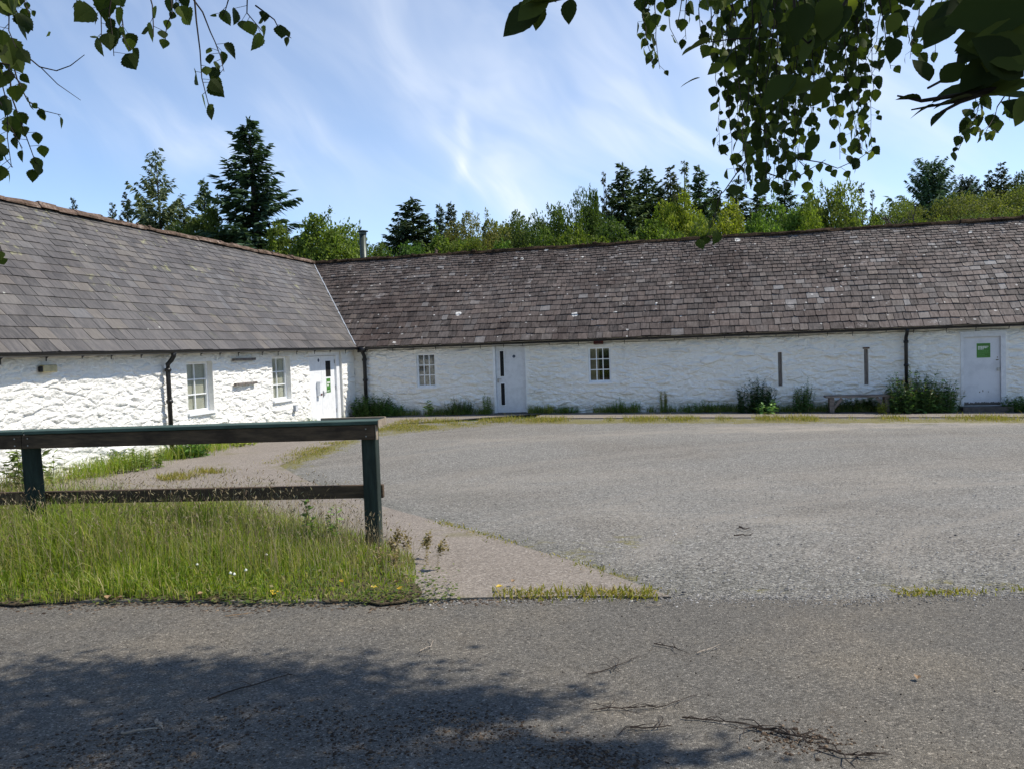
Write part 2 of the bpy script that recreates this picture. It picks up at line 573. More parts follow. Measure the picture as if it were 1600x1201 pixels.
def leafy(stops, trans=0.35, rough=0.5, tint=False, spec=0.3):
    def fn(nt):
        r = island(nt)
        c = nt.ramp(r, stops)
        if tint:
            oi = nt.n('ShaderNodeObjectInfo')
            c = nt.mix(1.0, c, oi.outputs['Color'], 'MULTIPLY')
        pb = pbr(nt, c, rough, spec=spec)
        tcol = nt.mix(1.0, c, (1.5, 1.7, 0.7), 'MULTIPLY')
        tr = nt.n('ShaderNodeBsdfTranslucent', {'Color': tcol})
        return nt.n('ShaderNodeMixShader', {0: trans, 1: pb.outputs[0], 2: tr.outputs[0]})
    return fn


def m_glass(nt):
    fr = nt.n('ShaderNodeLayerWeight', {'Blend': 0.5})
    fr = nt.math('ADD', nt.math('MULTIPLY', nt.math('POWER', fr.outputs['Facing'], 4.0), .6), .05)
    gl = nt.n('ShaderNodeBsdfGlossy', {'Color': (.9, .95, 1), 'Roughness': 0.03})
    tr = nt.n('ShaderNodeBsdfTransparent', {'Color': (.95, .97, .96)})
    return nt.n('ShaderNodeMixShader', {0: fr, 1: tr.outputs[0], 2: gl.outputs[0]})


def m_mottled(nt):  # curtain mottle with reflected stone painted into the colour
    p = pos(nt)
    a = nt.noise(p, 14, 4, 0.6, 1.0)
    col = nt.ramp(a, [(.35, (.035, .033, .03)), (.48, (.13, .115, .09)), (.6, (.24, .21, .16)), (.72, (.11, .11, .11))])
    return pbr(nt, col, 0.8)


def m_old_door(nt):
    p = obc(nt)
    z = nt.n('ShaderNodeSeparateXYZ', {0: p}).outputs[2]
    a = nt.noise(p, 2.5, 5, 0.7)
    col = nt.mix(nt.maprange(a, .4, .7), (.62, .63, .66), (.52, .53, .56))
    ch = nt.math('ADD', nt.math('MULTIPLY', nt.noise(p, 16, 5, 0.75), 0.16), z)
    col = nt.mix(nt.maprange(ch, .175, .16), col, (.085, .075, .065))
    ch2 = nt.maprange(nt.noise(nt.scale(p, (1.5, 1, .6)), 9, 5, 0.75), .68, .72)
    low = nt.maprange(z, 0.8, 0.45)
    col = nt.mix(nt.math('MULTIPLY', nt.math('MULTIPLY', ch2, low), .8), col, (.16, .15, .14))
    return pbr(nt, col, 0.55, a, 0.2, 0.005)


MAT = {}
for k, f in dict(
        whitewash=m_white, slate_dark=m_slate_dark, slate_brown=m_slate_brown, ridge_red=m_ridge_red, ridge_moss=m_ridge_moss,
        black_plastic=simple((.012, .012, .013), 0.4), white_paint=simple((.80, .81, .82), 0.4, var=.05),
        grey_paint=simple((.66, .67, .69), 0.5, var=.06), old_door=m_old_door,
        glass=m_glass, dark=simple((.012, .012, .013), 0.9), blind=simple((.40, .37, .29), 0.9, var=.06),
        blinddark=simple((.16, .16, .15), 0.9, var=.2), mottled=m_mottled, curtain=simple((.36, .29, .20), 0.9, var=.12),
        lead=simple((.33, .36, .41), 0.55, var=.15), steel=simple((.055, .068, .058), 0.4, 0.35, var=.15),
        metal_handle=simple((.35, .35, .36), 0.35, 0.9), brass=simple((.14, .12, .09), .4, .8),
        green_notice=simple((.045, .165, .018), 0.45, var=.05), white_print=simple((.75, .78, .72), 0.6, var=.02),
        pale_print=simple((.13, .34, .09), 0.6, var=.02),
        blue_sign=simple((.02, .035, .07), 0.4), lamp_plastic=simple((.50, .43, .24), 0.5, var=.2), red_box=simple((.10, .008, .008), 0.5),
        grey_wood=m_wood((.24, .21, .19), (.085, .075, .068), (8, 8, 1.2)), bench_wood=m_wood((.26, .22, .19), (.10, .085, .075)),
        rail_wood=m_wood((.125, .086, .056), (.046, .033, .024)), cap_paint=m_wood((.080, .125, .108), (.045, .072, .062)),
        post_paint=m_wood((.034, .050, .042), (.016, .023, .020), (10, 10, 1.2)), cut_wood=m_wood((.34, .28, .21), (.20, .16, .12)),
        pale_stick=m_wood((.42, .36, .30), (.22, .18, .14)),
        asphalt=m_asphalt, gravel=m_gravel, concrete=m_concrete, soil=m_soil, field=m_field,
        step=simple((.10, .09, .08), 0.9, var=.2, bump=.5),
        bark=simple((.065, .052, .042), 0.9, var=.25, nscale=5, bump=.8), birch_bark=simple((.50, .48, .44), .8, var=.35, nscale=6, bump=.5),
        twig_bark=simple((.035, .022, .015), 0.8, var=.2, nscale=20),
        needle=leafy([(0, (.55, .60, .50)), (.5, (.85, .9, .8)), (.85, (1.2, 1.2, 1.0)), (1, (1.5, 1.45, 1.2))], 0.14, .7, True, .1),
        broadleaf=leafy([(0, (.55, .60, .55)), (.45, (.9, .95, .9)), (.8, (1.2, 1.2, 1.0)), (1, (1.55, 1.5, 1.05))], 0.33, .65, True, .12),
        birch_leaf=leafy([(0, (.024, .036, .012)), (.45, (.040, .058, .016)), (.75, (.070, .095, .022)), (.92, (.12, .15, .03)), (1, (.20, .22, .04))], 0.28, .6, False, .08),
        big_leaf=leafy([(0, (.026, .036, .012)), (.6, (.050, .068, .018)), (1, (.12, .14, .03))], 0.15, .7, False, .06),
        grass=leafy([(0, (.095, .155, .018)), (.35, (.195, .270, .030)), (.62, (.285, .335, .040)), (.80, (.35, .345, .08)), (.88, (.40, .34, .16)), (1, (.52, .43, .26))], 0.45, .55),
        strip_green=leafy([(0, (.07, .11, .022)), (.6, (.12, .165, .035)), (.9, (.20, .21, .06)), (1, (.3, .25, .12))], 0.40, .55),
        seed=leafy([(0, (.15, .10, .07)), (.5, (.30, .23, .14)), (1, (.46, .40, .27))], 0.3, .8),
        strip_grass=leafy([(0, (.13, .15, .025)), (.4, (.24, .22, .04)), (.75, (.36, .30, .08)), (1, (.34, .22, .10))], 0.35, .6),
        weed=leafy([(0, (.55, .6, .5)), (.5, (1, 1, 1)), (.85, (1.3, 1.35, 1.1)), (1, (1.9, 1.8, 1.3))], 0.3, .5, True),
        weed_seed=leafy([(0, (.15, .11, .06)), (1, (.32, .26, .13))], 0.3, .8),
        yellow_leaf=leafy([(0, (.55, .36, .03)), (1, (.62, .44, .06))], 0.2, .5), brown_leaf=leafy([(0, (.22, .13, .07)), (1, (.36, .24, .14))], 0.1, .7),
        dead_leaf=leafy([(0, (.030, .020, .013)), (.65, (.075, .048, .030)), (1, (.26, .19, .13))], 0.1, .8),
        petal_white=simple((.72, .72, .62), .7, var=.05), petal_yellow=simple((.7, .5, .02), .6, var=.05),
        pebble=lambda nt: pbr(nt, nt.ramp(island(nt), [(0, (.09, .085, .08)), (.4, (.18, .17, .16)), (.8, (.29, .275, .26)), (1, (.52, .50, .47))]), .9),
        grit=lambda nt: pbr(nt, nt.ramp(island(nt), [(0, (.018, .013, .010)), (.6, (.05, .035, .025)), (.85, (.11, .085, .06)), (1, (.30, .27, .23))]), .9),
).items():
    MAT[k] = mat(k, f)


# ------------------------------------------------------------------ ground sheets
def inside(poly, x, y):
    c = False
    j = len(poly) - 1
    for i in range(len(poly)):
        xi, yi = poly[i]
        xj, yj = poly[j]
        if (yi > y) != (yj > y) and x < (xj - xi) * (y - yi) / (yj - yi) + xi:
            c = not c
        j = i
    return c


def refine(poly, step, wob=0.03, seed=0):
    out = []
    for i in range(len(poly)):
        a, b = Vector(poly[i]), Vector(poly[(i + 1) % len(poly)])
        k = max(1, int((b - a).length / step))
        nn = Vector((-(b - a).y, (b - a).x)).normalized()
        for j in range(k):
            p = a.lerp(b, j / k)
            if 0 < j:
                p = p + nn * wob * noise.noise(Vector((p.x * 1.7 + seed, p.y * 1.7, 3.3)))
            out.append((p.x, p.y))
    return out


def sheet(name, poly, off, cell, matl, skirt=0.0, relief=0.0):
    bm = bmesh.new()
    vs = [bm.verts.new((x, y, 0)) for x, y in poly]
    bm.faces.new(vs)
    xs = [p[0] for p in poly]
    ys = [p[1] for p in poly]
    for ax, lo, hi in ((0, min(xs), max(xs)), (1, min(ys), max(ys))):
        k = int((hi - lo) / cell)
        for i in range(1, k + 1):
            c = lo + i * cell
            no = Vector((1, 0, 0)) if ax == 0 else Vector((0, 1, 0))
            co = Vector((c, 0, 0)) if ax == 0 else Vector((0, c, 0))
            bmesh.ops.bisect_plane(bm, geom=bm.verts[:] + bm.edges[:] + bm.faces[:], plane_co=co, plane_no=no)
    bm.normal_update()
    if bm.faces[:] and bm.faces[:][0].normal.z < 0:
        bmesh.ops.reverse_faces(bm, faces=bm.faces[:])
    for v in bm.verts:
        v.co.z = ground_z(v.co.x, v.co.y) + off
        if relief and not any(e.is_boundary for e in v.link_edges):
            v.co.z += relief * (0.6 + noise.noise(Vector((v.co.x * 1.3, v.co.y * 1.3, 7.7))))
    if skirt:
        be = [e for e in bm.edges if e.is_boundary]
        r = bmesh.ops.extrude_edge_only(bm, edges=be)
        for g in r['geom']:
            if isinstance(g, bmesh.types.BMVert):
                g.co.z -= skirt
    me = bpy.data.meshes.new(name)
    bm.to_mesh(me)
    bm.free()
    me.materials.append(matl)
    return tag(link(name, me), kind='structure')


def road_edge(x):
    return 5.13 - 0.079 * x + 0.035 * math.sin(x * 2.1 + 1) + 0.03 * noise.noise(Vector((x * 3.1, 2.0, 0)))


# the base ground reaching to the wooded hills
gx = np.concatenate([np.linspace(-700, -60, 15), np.linspace(-50, 110, 65), np.linspace(130, 700, 15)])
gy = np.concatenate([np.linspace(-300, -20, 8), np.linspace(-12, 150, 66), np.linspace(170, 900, 15)])
gv = [(x, y, ground_z(x, y) - 0.03) for y in gy for x in gx]
nx = len(gx)
gf = [(j * nx + i, j * nx + i + 1, (j + 1) * nx + i + 1, (j + 1) * nx + i) for j in range(len(gy) - 1) for i in range(nx - 1)]
tag(raw_mesh('ground', gv, gf, MAT['field'], smooth_=True), kind='structure')

edge = [(x, road_edge(x)) for x in np.arange(-40, 40.01, 0.2)]
road_poly = [(-40, -3.0)] + [(40, -3.0)] + edge[::-1]
sheet('road', road_poly, 0.012, 4.0, MAT['asphalt'], 0.03)

PATH_EDGE = [(0.96, 5.10), (0.55, 5.85), (-0.05, 6.9), (-0.85, 8.3), (-1.67, 9.74), (-3.0, 12.2), (-4.35, 14.8)]
wl0, wl1 = uv2w(-L_W + .02, 3), uv2w(-L_W + .02, D_W - .02)
pv_far = uv2w(-3.6 - 1.0, 22.75)
yard = [(x, road_edge(x) + .0) for x in np.arange(-1.2, 24.01, 0.3)]
c1, c2, c3 = uv2w(20, 22.6), uv2w(-4.5, 22.6), uv2w(-9, 22.6)
yard += [(c1.x, c1.y), (c2.x, c2.y), (-5.2, 22.5), (-5.2, 14.0)]
gravel = sheet('gravel_yard', yard, 0.0, 0.25, MAT['gravel'])
me = gravel.data
pts = np.empty(len(me.vertices) * 3)
me.vertices.foreach_get('co', pts)
pts = pts.reshape(-1, 3)


def seg_dist(p, a, b):
    a, b = np.array(a), np.array(b)
    d = b - a
    t = np.clip(((p - a) @ d) / (d @ d), 0, 1)
    return np.linalg.norm(p - (a + t[:, None] * d), axis=1)


APRON = [(-4.35, 14.8), (-4.15, 17.0), (-4.0, 18.8), (-3.5, 21.2), (-3.2, 22.6)]
pe = uv2w(-4.5, 22.55), uv2w(14, 22.75)
P2 = pts[:, :2]
moss = np.zeros(len(P2))


def add_moss(a, b, wd, k):
    global moss
    moss = np.maximum(moss, k * np.exp(-(seg_dist(P2, a, b) / wd / 1.25) ** 2))


pm = uv2w(-4.5, 21.6), uv2w(16, 21.8)
add_moss(tuple(pm[0])[:2], tuple(pm[1])[:2], .75, 1.0)
qa, qb = on_ground(600, 676), on_ground(735, 662)
add_moss((qa.x, qa.y), (qb.x, qb.y), .9, .8)
for i in range(len(APRON) - 1):
    add_moss(APRON[i], APRON[i + 1], 0.55, 1.0)
for i in range(len(PATH_EDGE) - 1):
    add_moss(PATH_EDGE[i], PATH_EDGE[i + 1], 0.10 if i > 2 else 0.22, 0.65)
q0, q1 = on_ground(900, 850), on_ground(1030, 845)
add_moss((q0.x, q0.y), (q1.x, q1.y), 0.4, .60)
q0, q1 = on_ground(1430, 918), on_ground(1640, 918)
add_moss((q0.x, q0.y), (q1.x, q1.y), 0.14, .8)
q0, q1 = on_ground(1040, 918), on_ground(1430, 922)
add_moss((q0.x, q0.y), (q1.x, q1.y), 0.12, .45)
at_ = me.attributes.new('moss', 'FLOAT', 'POINT')
at_.data.foreach_set('value', moss.astype(np.float32))

dust = np.zeros(len(P2))
for (x0, y0, x1, y1, wd_, k_) in ((1130, 672, 1640, 656, 1.0, 1.0), (700, 690, 1100, 672, .8, .45), (1040, 800, 1250, 815, .8, .5), (1200, 760, 1600, 740, 1.0, .4), (700, 760, 1000, 740, .8, .35)):
    qa, qb = on_ground(x0, y0), on_ground(x1, y1)
    dust = np.maximum(dust, k_ * np.exp(-(seg_dist(P2, (qa.x, qa.y), (qb.x, qb.y)) / wd_) ** 2))
coarse = np.zeros(len(P2))
for i in range(len(PATH_EDGE) - 1):
    coarse = np.maximum(coarse, .75 * np.exp(-(seg_dist(P2, PATH_EDGE[i], PATH_EDGE[i + 1]) / .40) ** 2))
for (x0, y0, x1, y1, wd_, k_) in ((1060, 905, 1600, 912, .45, .55), (640, 760, 760, 790, .6, .3)):
    qa, qb = on_ground(x0, y0), on_ground(x1, y1)
    coarse = np.maximum(coarse, k_ * np.exp(-(seg_dist(P2, (qa.x, qa.y), (qb.x, qb.y)) / wd_) ** 2))
at3 = me.attributes.new('coarse', 'FLOAT', 'POINT')
at3.data.foreach_set('value', coarse.astype(np.float32))
at2 = me.attributes.new('dust', 'FLOAT', 'POINT')
at2.data.foreach_set('value', dust.astype(np.float32))

path_poly = [(x, road_edge(x) + 0.005) for x in np.arange(0.96, -9.01, -0.3)] + [(wl0.x, wl0.y), (wl1.x, wl1.y)]
kk = uv2w(-4.6, D_W - .02)
path_poly += [(kk.x, kk.y), (-3.35, 22.6)] + [p for p in APRON[::-1][1:]] + [p for p in PATH_EDGE[::-1][1:-1]]
path_poly = path_poly[:1] + path_poly[1:]
sheet('concrete_path', refine(path_poly, 0.35, 0.02), 0.026, 1.0, MAT['concrete'], 0.022)
pa = [uv2w(-4.6, 22.35), uv2w(20, 22.45), uv2w(20, D_W - .02), uv2w(-4.6, D_W - .02)]
sheet('pavement', refine([(p.x, p.y) for p in pa], 0.4, 0.05, 5), 0.03, 1.0, MAT['concrete'], 0.05)

VERGE = [(x, road_edge(x) - 0.02 + .07 * noise.noise(Vector((x * 2.3, 5, 1)))) for x in np.arange(-14, -0.55, 0.25)] + \
        [(-.72, 5.75), (-.95, 6.35), (-1.5, 7.0), (-2.6, 7.7), (-4.0, 8.2), (-6, 8.8), (-14, 10.5)]
sheet('verge', refine(VERGE, 0.10, 0.20, 2), 0.032, 0.3, MAT['soil'], 0.008, 0.008)

# ------------------------------------------------------------------ rubble walls
def rubble(sx, hz, seed, amp, stone_w=0.33, stone_h=0.125):
    """height field of whitewashed rubble stones at points (sx, hz)"""
    r = np.random.default_rng(seed)
    s0, s1, h0, h1 = sx.min() - .3, sx.max() + .3, hz.min() - .2, hz.max() + .2
    nsite = int((s1 - s0) * (h1 - h0) / (stone_w * stone_h))
    st = np.stack([r.uniform(s0, s1, nsite), r.uniform(h0, h1, nsite)], 1)
    wt = r.exponential(0.010, nsite)
    asp = stone_w / stone_h * 0.8
    off = r.normal(0, 1, nsite)
    tx, tz = r.normal(0, 1, nsite), r.normal(-0.15, 1, nsite)
    out = np.zeros(len(sx))
    order = np.argsort(st[:, 0])
    st, wt, off, tx, tz = st[order], wt[order], off[order], tx[order], tz[order]
    # warp the lookup so that joints wander
    wx = np.array([noise.noise(Vector((a * 3.1, b * 5.0, seed))) for a, b in zip(sx, hz)])
    wz = np.array([noise.noise(Vector((a * 3.1 + 40, b * 5.0, seed))) for a, b in zip(sx, hz)])
    X, Z = sx + wx * 0.07, hz + wz * 0.035
    idx = np.argsort(X)
    for c in np.array_split(idx, max(1, len(idx) // 3000)):
        x_, z_ = X[c], Z[c]
        a = np.searchsorted(st[:, 0], x_.min() - 1.0)
        b = np.searchsorted(st[:, 0], x_.max() + 1.0)
        dx = x_[:, None] - st[None, a:b, 0]
        dz = z_[:, None] - st[None, a:b, 1]
        d = dx * dx / asp / asp + dz * dz - wt[None, a:b] * 0.12
        near = np.argpartition(d, 1, axis=1)[:, :2]
        dd = np.take_along_axis(d, near, 1)
        sw = dd[:, 0] > dd[:, 1]
        i1 = np.where(sw, near[:, 1], near[:, 0])
        f1, f2 = dd.min(1), dd.max(1)
        gap = np.sqrt(np.maximum(f2 + .02, 1e-6)) - np.sqrt(np.maximum(f1 + .02, 1e-6))
        k = np.arange(len(c))
        fx, fz = dx[k, i1], dz[k, i1]
        hgt = off[a + i1] * 0.42 + tx[a + i1] * fx * 2.2 + tz[a + i1] * fz * 6.0
        hgt = np.clip(hgt, -1.5, 1.5)
        joint = np.exp(-(gap / 0.012) ** 1.5)
        out[c] = hgt * (1 - joint * .7) - joint * 1.0
    fine_ = np.array([noise.fractal(Vector((a * 7, b * 11, seed * 2.0)), 0.6, 2.0, 4) for a, b in zip(sx, hz)])
    wave = np.array([noise.noise(Vector((a * 0.6, b * 0.8, seed * 3.0))) for a, b in zip(sx, hz)])
    return amp * (out + 0.75 * fine_) + 0.03 * wave


def seg_coords(lo, hi, cuts, step):
    cs = sorted({lo, hi, *[c for c in cuts if lo < c < hi]})
    out = []
    for a, b in zip(cs[:-1], cs[1:]):
        k = max(1, int(round((b - a) / step)))
        out += [a + (b - a) * i / k for i in range(k)]
    return np.array(out + [hi])


def wall_front(mb, place, s0, s1, z0, z1, holes, step, seed, amp, sw=.33, sh=.125):
    """place(s, z, out) -> local point; holes = (sa, sb, za, zb, depth)"""
    ss = seg_coords(s0, s1, [h[0] for h in holes] + [h[1] for h in holes], step)
    zs = seg_coords(z0, z1, [h[2] for h in holes] + [h[3] for h in holes], step * 0.85)
    A, B = np.meshgrid(ss, zs)
    a, b = A.ravel(), B.ravel()
    dis = rubble(a, b, seed, amp, sw, sh)
    damp = np.ones(len(a))
    for h in holes:
        ex = np.maximum(np.maximum(h[0] - a, a - h[1]), 0)
        ez = np.maximum(np.maximum(h[2] - b, b - h[3]), 0)
        damp = np.minimum(damp, np.clip(np.sqrt(ex ** 2 + ez ** 2) / 0.10, 0, 1))
    dis = dis * damp
    vs = [place(x, y, d) for x, y, d in zip(a, b, dis)]
    fs = []
    n_ = len(ss)
    cz = (zs[:-1] + zs[1:]) / 2
    cs_ = (ss[:-1] + ss[1:]) / 2
    for j in range(len(zs) - 1):
        for i in range(n_ - 1):
            if any(h[0] < cs_[i] < h[1] and h[2] < cz[j] < h[3] for h in holes):
                continue
            fs.append((j * n_ + i, j * n_ + i + 1, (j + 1) * n_ + i + 1, (j + 1) * n_ + i))
    mb.add(vs, fs)
    for h in holes:                                  # reveals
        sa, sb, za, zb, dp = h
        f = [place(sa, za, 0), place(sb, za, 0), place(sb, zb, 0), place(sa, zb, 0)]
        k = [place(sa + .012, za + .012, -dp), place(sb - .012, za + .012, -dp), place(sb - .012, zb - .012, -dp), place(sa + .012, zb - .012, -dp)]
        mb.add(f + k, ((0, 4, 5, 1), (1, 5, 6, 2), (2, 6, 7, 3), (3, 7, 4, 0)))


def slates(mb, place, s0, s1, slope_len, exposures, widths, thick, seed, wave=0.0, ragged=0.008, gap=.005):
    """place(s, t, n): s along the eaves, t up the slope, n out of the roof"""
    r = random.Random(seed)
    t = 0.0
    for ex, wd in zip(exposures, widths):
        s = s0 - r.random() * wd
        t1 = min(t + ex, slope_len)
        while s < s1:
            wi = wd * r.uniform(0.62, 1.45)
            a, b = s + gap, s + wi - gap
            j0, j1 = r.uniform(-ragged, ragged), r.uniform(-ragged, ragged)
            lift = thick * r.uniform(1.5, 2.3)
            top = min(t1 + ex * 0.4, slope_len)

            def hgt(ss, tt):
                return wave * noise.noise(Vector((ss * 0.5, tt * 0.8, seed))) + wave * .5 * noise.noise(Vector((ss * 1.6, tt * 2.2, seed + 9)))
            ta, tb = t + j0 - .02, t + j1 - .02
            m = (a + b) / 2
            lf = lift + r.uniform(-.3, .3) * thick
            p = [place(a, ta, lift + hgt(a, t)), place(b, tb, lf + hgt(b, t)), place(b, top, thick * .3 + hgt(b, t1)), place(a, top, thick * .3 + hgt(a, t1))]
            q = [place(a, ta, lift - thick + hgt(a, t)), place(b, tb, lf - thick + hgt(b, t)), place(b, top, -thick * .7 + hgt(b, t1)), place(a, top, -thick * .7 + hgt(a, t1))]
            if r.random() < 0.12:                     # a broken corner
                cut = r.uniform(.02, .06)
                p2_ = place(a + cut, ta, lift + hgt(a, t))
                p3_ = place(a, ta + cut, lift + hgt(a, t))
                q2_ = place(a + cut, ta, lift - thick + hgt(a, t))
                q3_ = place(a, ta + cut, lift - thick + hgt(a, t))
                mb.add([p3_, p2_, p[1], p[2], p[3], q3_, q2_, q[1], q[2], q[3]],
                       ((0, 1, 2, 3, 4), (5, 6, 1, 0), (6, 7, 2, 1), (7, 8, 3, 2), (9, 5, 0, 4)))
            else:
                mb.add(p + q, ((0, 1, 2, 3), (4, 5, 1, 0), (5, 6, 2, 1), (7, 4, 0, 3)))
            s += wi
        t = t1
        if t >= slope_len - 0.02:
            break


def clip(o, co, no):
    """cut a mesh at the valley plane, keeping the side the normal points away from"""
    bm = bmesh.new()
    bm.from_mesh(o.data)
    bmesh.ops.bisect_plane(bm, geom=bm.verts[:] + bm.edges[:] + bm.faces[:], plane_co=co, plane_no=no, clear_outer=True)
    bm.to_mesh(o.data)
    bm.free()


# valley / hip line: starts at (-L_E, D_E), runs to the common ridge end (-L_E - W_L, D_E + W_R) and on as a hip
VAL0 = Vector((-L_E, D_E, 0))
VALD = Vector((-W_L, W_R, 0)).normalized()
VALN = Vector((VALD.y, -VALD.x, 0))                 # points towards +u (the far range)

U_END, V_END = 15.0, 3.0
zg = -0.5
B_far = (2.0, D_W, zg)
B_near = (-L_W, 14.0, zg)
far_b = thing('stone_building', 'long whitewashed stone range with brown slate roof across the back of the yard', 'building', uv2w(*B_far), -PSI)
near_b = thing('stone_building', 'whitewashed stone wing with dark grey slate roof on the left, nearest the fence', 'building', uv2w(*B_near), -PSI)

# --- openings measured on the photograph's walls
def far_hole(x0, y0, x1, y1):
    a, b = on_right(x0, y0, D_W), on_right(x1, y1, D_W)
    return a[0], b[0], b[1], a[1]


def near_hole(x0, y0, x1, y1):
    a, b = on_left(x0, y0, -L_W), on_left(x1, y1, -L_W)
    return a[0], b[0], b[1], a[1]


W1 = (-8.66, -8.03, EYE - 1.12, EYE - 0.06)
W2 = (-3.23, -2.55, EYE - 1.10, EYE - 0.04)
DC = (-6.17, -5.14, -.36, EYE + 0.13)
DR = (6.92, 8.02, EYE - 1.98, EYE - 0.03)
# doors reach below the displaced wall's hole bottom, steps close them
SLITS = ((2.19, 2.305, EYE - 1.34, EYE - .37), (4.475, 4.59, EYE - 1.36, EYE - .36))
far_holes = [(*W1, 0.16), (*W2, 0.14), (*DC, 0.12), (*DR, 0.10)] + [(*q, .10) for q in SLITS]
N1 = (15.45, 16.40, EYE - 1.16, EYE - 0.05)
N2 = (19.05, 20.00, EYE - 1.14, EYE - 0.0)
DL = (21.1, 23.25, -.38, EYE + 0.09)
near_holes = [(*N1, 0.20), (*N2, 0.20), (*DL, 0.17)]

Z_TOP = Z_E + 0.17
mb = MB()
wall_front(mb, lambda s, z, o: (s, D_W - o, z), -L_W - .02, U_END, -1.0, Z_TOP, far_holes, 0.024, 11, 0.034, .42, .110)
mb.box((-L_W - 2 * W_L + .4, D_W + 2 * W_R - .9, -1), (U_END, D_W + 2 * W_R - .44, Z_TOP))      # rear wall
mb.add([(U_END, D_W, -1), (U_END, D_W + 2 * W_R - .44, -1), (U_END, D_W + 2 * W_R - .44, Z_TOP), (U_END, D_E + W_R, Z_R - .08), (U_END, D_W, Z_TOP)], [(0, 1, 2, 3, 4)])
mb.build('wall', MAT['whitewash'], far_b, B_far)
mb = MB()
wall_front(mb, lambda s, z, o: (-L_W + o, s, z), V_END, D_W + .02, -1.0, Z_TOP, near_holes, 0.021, 23, 0.021, .34, .105)
mb.box((-L_W - 2 * W_L + .44, V_END, -1), (-L_W - 2 * W_L + .9, D_W + 2 * W_R - .95, Z_TOP))
mb.add([(-L_W, V_END, -1), (-L_W - 2 * W_L + .44, V_END, -1), (-L_W - 2 * W_L + .44, V_END, Z_TOP), (-L_E - W_L, V_END, Z_R - .08), (-L_W, V_END, Z_TOP)], [(4, 3, 2, 1, 0)])
mb.build('wall', MAT['whitewash'], near_b, B_near)

# --- roofs
slR = math.hypot(W_R, Z_R - Z_E)
slL = math.hypot(W_L, Z_R - Z_E)
cR, sR = W_R / slR, (Z_R - Z_E) / slR
cL, sL = W_L / slL, (Z_R - Z_E) / slL


def pR(s, t, h):
    return (s, D_E + t * cR - h * sR, Z_E + t * sR + h * cR)


def pL(s, t, h):
    return (-L_E - t * cL + h * sL, s, Z_E + t * sL + h * cL)


def course(n_, e0, e1, total):
    ex = [e0 + (e1 - e0) * (i / (n_ - 1)) ** 0.8 for i in range(n_)]
    k = total / sum(ex)
    return [e * k for e in ex]


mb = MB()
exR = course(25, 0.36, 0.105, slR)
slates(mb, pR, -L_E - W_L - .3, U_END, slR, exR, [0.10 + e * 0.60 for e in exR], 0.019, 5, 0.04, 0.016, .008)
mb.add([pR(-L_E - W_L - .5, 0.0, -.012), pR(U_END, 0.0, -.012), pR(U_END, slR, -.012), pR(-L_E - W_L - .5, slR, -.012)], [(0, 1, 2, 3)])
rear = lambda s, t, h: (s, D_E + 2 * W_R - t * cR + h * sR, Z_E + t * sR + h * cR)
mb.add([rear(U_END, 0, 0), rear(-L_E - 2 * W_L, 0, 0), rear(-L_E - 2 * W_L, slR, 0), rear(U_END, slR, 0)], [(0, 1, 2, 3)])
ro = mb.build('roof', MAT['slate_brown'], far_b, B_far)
clip(ro, VAL0 - Vector(B_far), -VALN)
mb = MB()
exL = course(19, 0.33, 0.175, slL)
slates(mb, pL, V_END, D_E + W_R + .3, slL, exL, [0.14 + e * 0.72 for e in exL], 0.012, 8, 0.012, 0.006)
mb.add([pL(D_E + W_R + .5, 0.0, -.012), pL(V_END, 0.0, -.012), pL(V_END, slL, -.012), pL(D_E + W_R + .5, slL, -.012)], [(0, 1, 2, 3)])
rearL = lambda s, t, h: (-L_E - 2 * W_L + t * cL - h * sL, s, Z_E + t * sL + h * cL)
mb.add([rearL(V_END, 0, 0), rearL(D_E + 2 * W_R, 0, 0), rearL(D_E + 2 * W_R, slL, 0), rearL(V_END, slL, 0)], [(0, 1, 2, 3)])
ro = mb.build('roof', MAT['slate_dark'], near_b, B_near)
clip(ro, VAL0 - Vector(B_near), VALN)


# ridges: short cap stones with mortar and moss lumps
def ridge(mb, p, q, seg, rad, seed, lump):
    r = random.Random(seed)
    p, q = Vector(p), Vector(q)
    L = (q - p).length
    d = (q - p) / L
    side = d.cross(Vector((0, 0, 1))).normalized()
    t = 0.0
    while t < L:
        wd = seg * r.uniform(.8, 1.2)
        rr = rad * r.uniform(.88, 1.12)
        dz = r.uniform(-.012, .012)
        ring = []
        for e in (t, min(t + wd - .008, L)):
            for k in range(9):
                a = math.pi * (k / 8) * 1.06 - .09
                w_ = 1 + lump * noise.noise(Vector((e * 4, k * .8, seed)))
                ring.append(p + d * e + side * math.cos(a) * rr * 1.25 * w_ + Vector((0, 0, math.sin(a) * rr * w_ + dz - .02)))
        fs = [(k, k + 1, 9 + k + 1, 9 + k) for k in range(8)] + [tuple(range(8, -1, -1)), tuple(range(9, 18))]
        mb.add(ring, fs)
        t += wd
    for _ in range(int(L * 9 * lump)):
        c = p + d * r.uniform(0, L) + side * r.uniform(-1, 1) * rad * 1.2
        rr = r.uniform(.025, .07)
        c.z += rad * r.uniform(.1, .85)
        vs = []
        for k in range(3):
            for j in range(7):
                a = j / 7 * 2 * math.pi
                f = (1.0, .8, .3)[k] * rr * r.uniform(.7, 1.3)
                vs.append(c + Vector((math.cos(a) * f * 1.4, math.sin(a) * f, (-.3, .3, .75)[k] * rr)))
        fs = [(k * 7 + j, k * 7 + (j + 1) % 7, (k + 1) * 7 + (j + 1) % 7, (k + 1) * 7 + j) for k in range(2) for j in range(7)] + [tuple(range(14, 21))]
        mb.add(vs, fs)


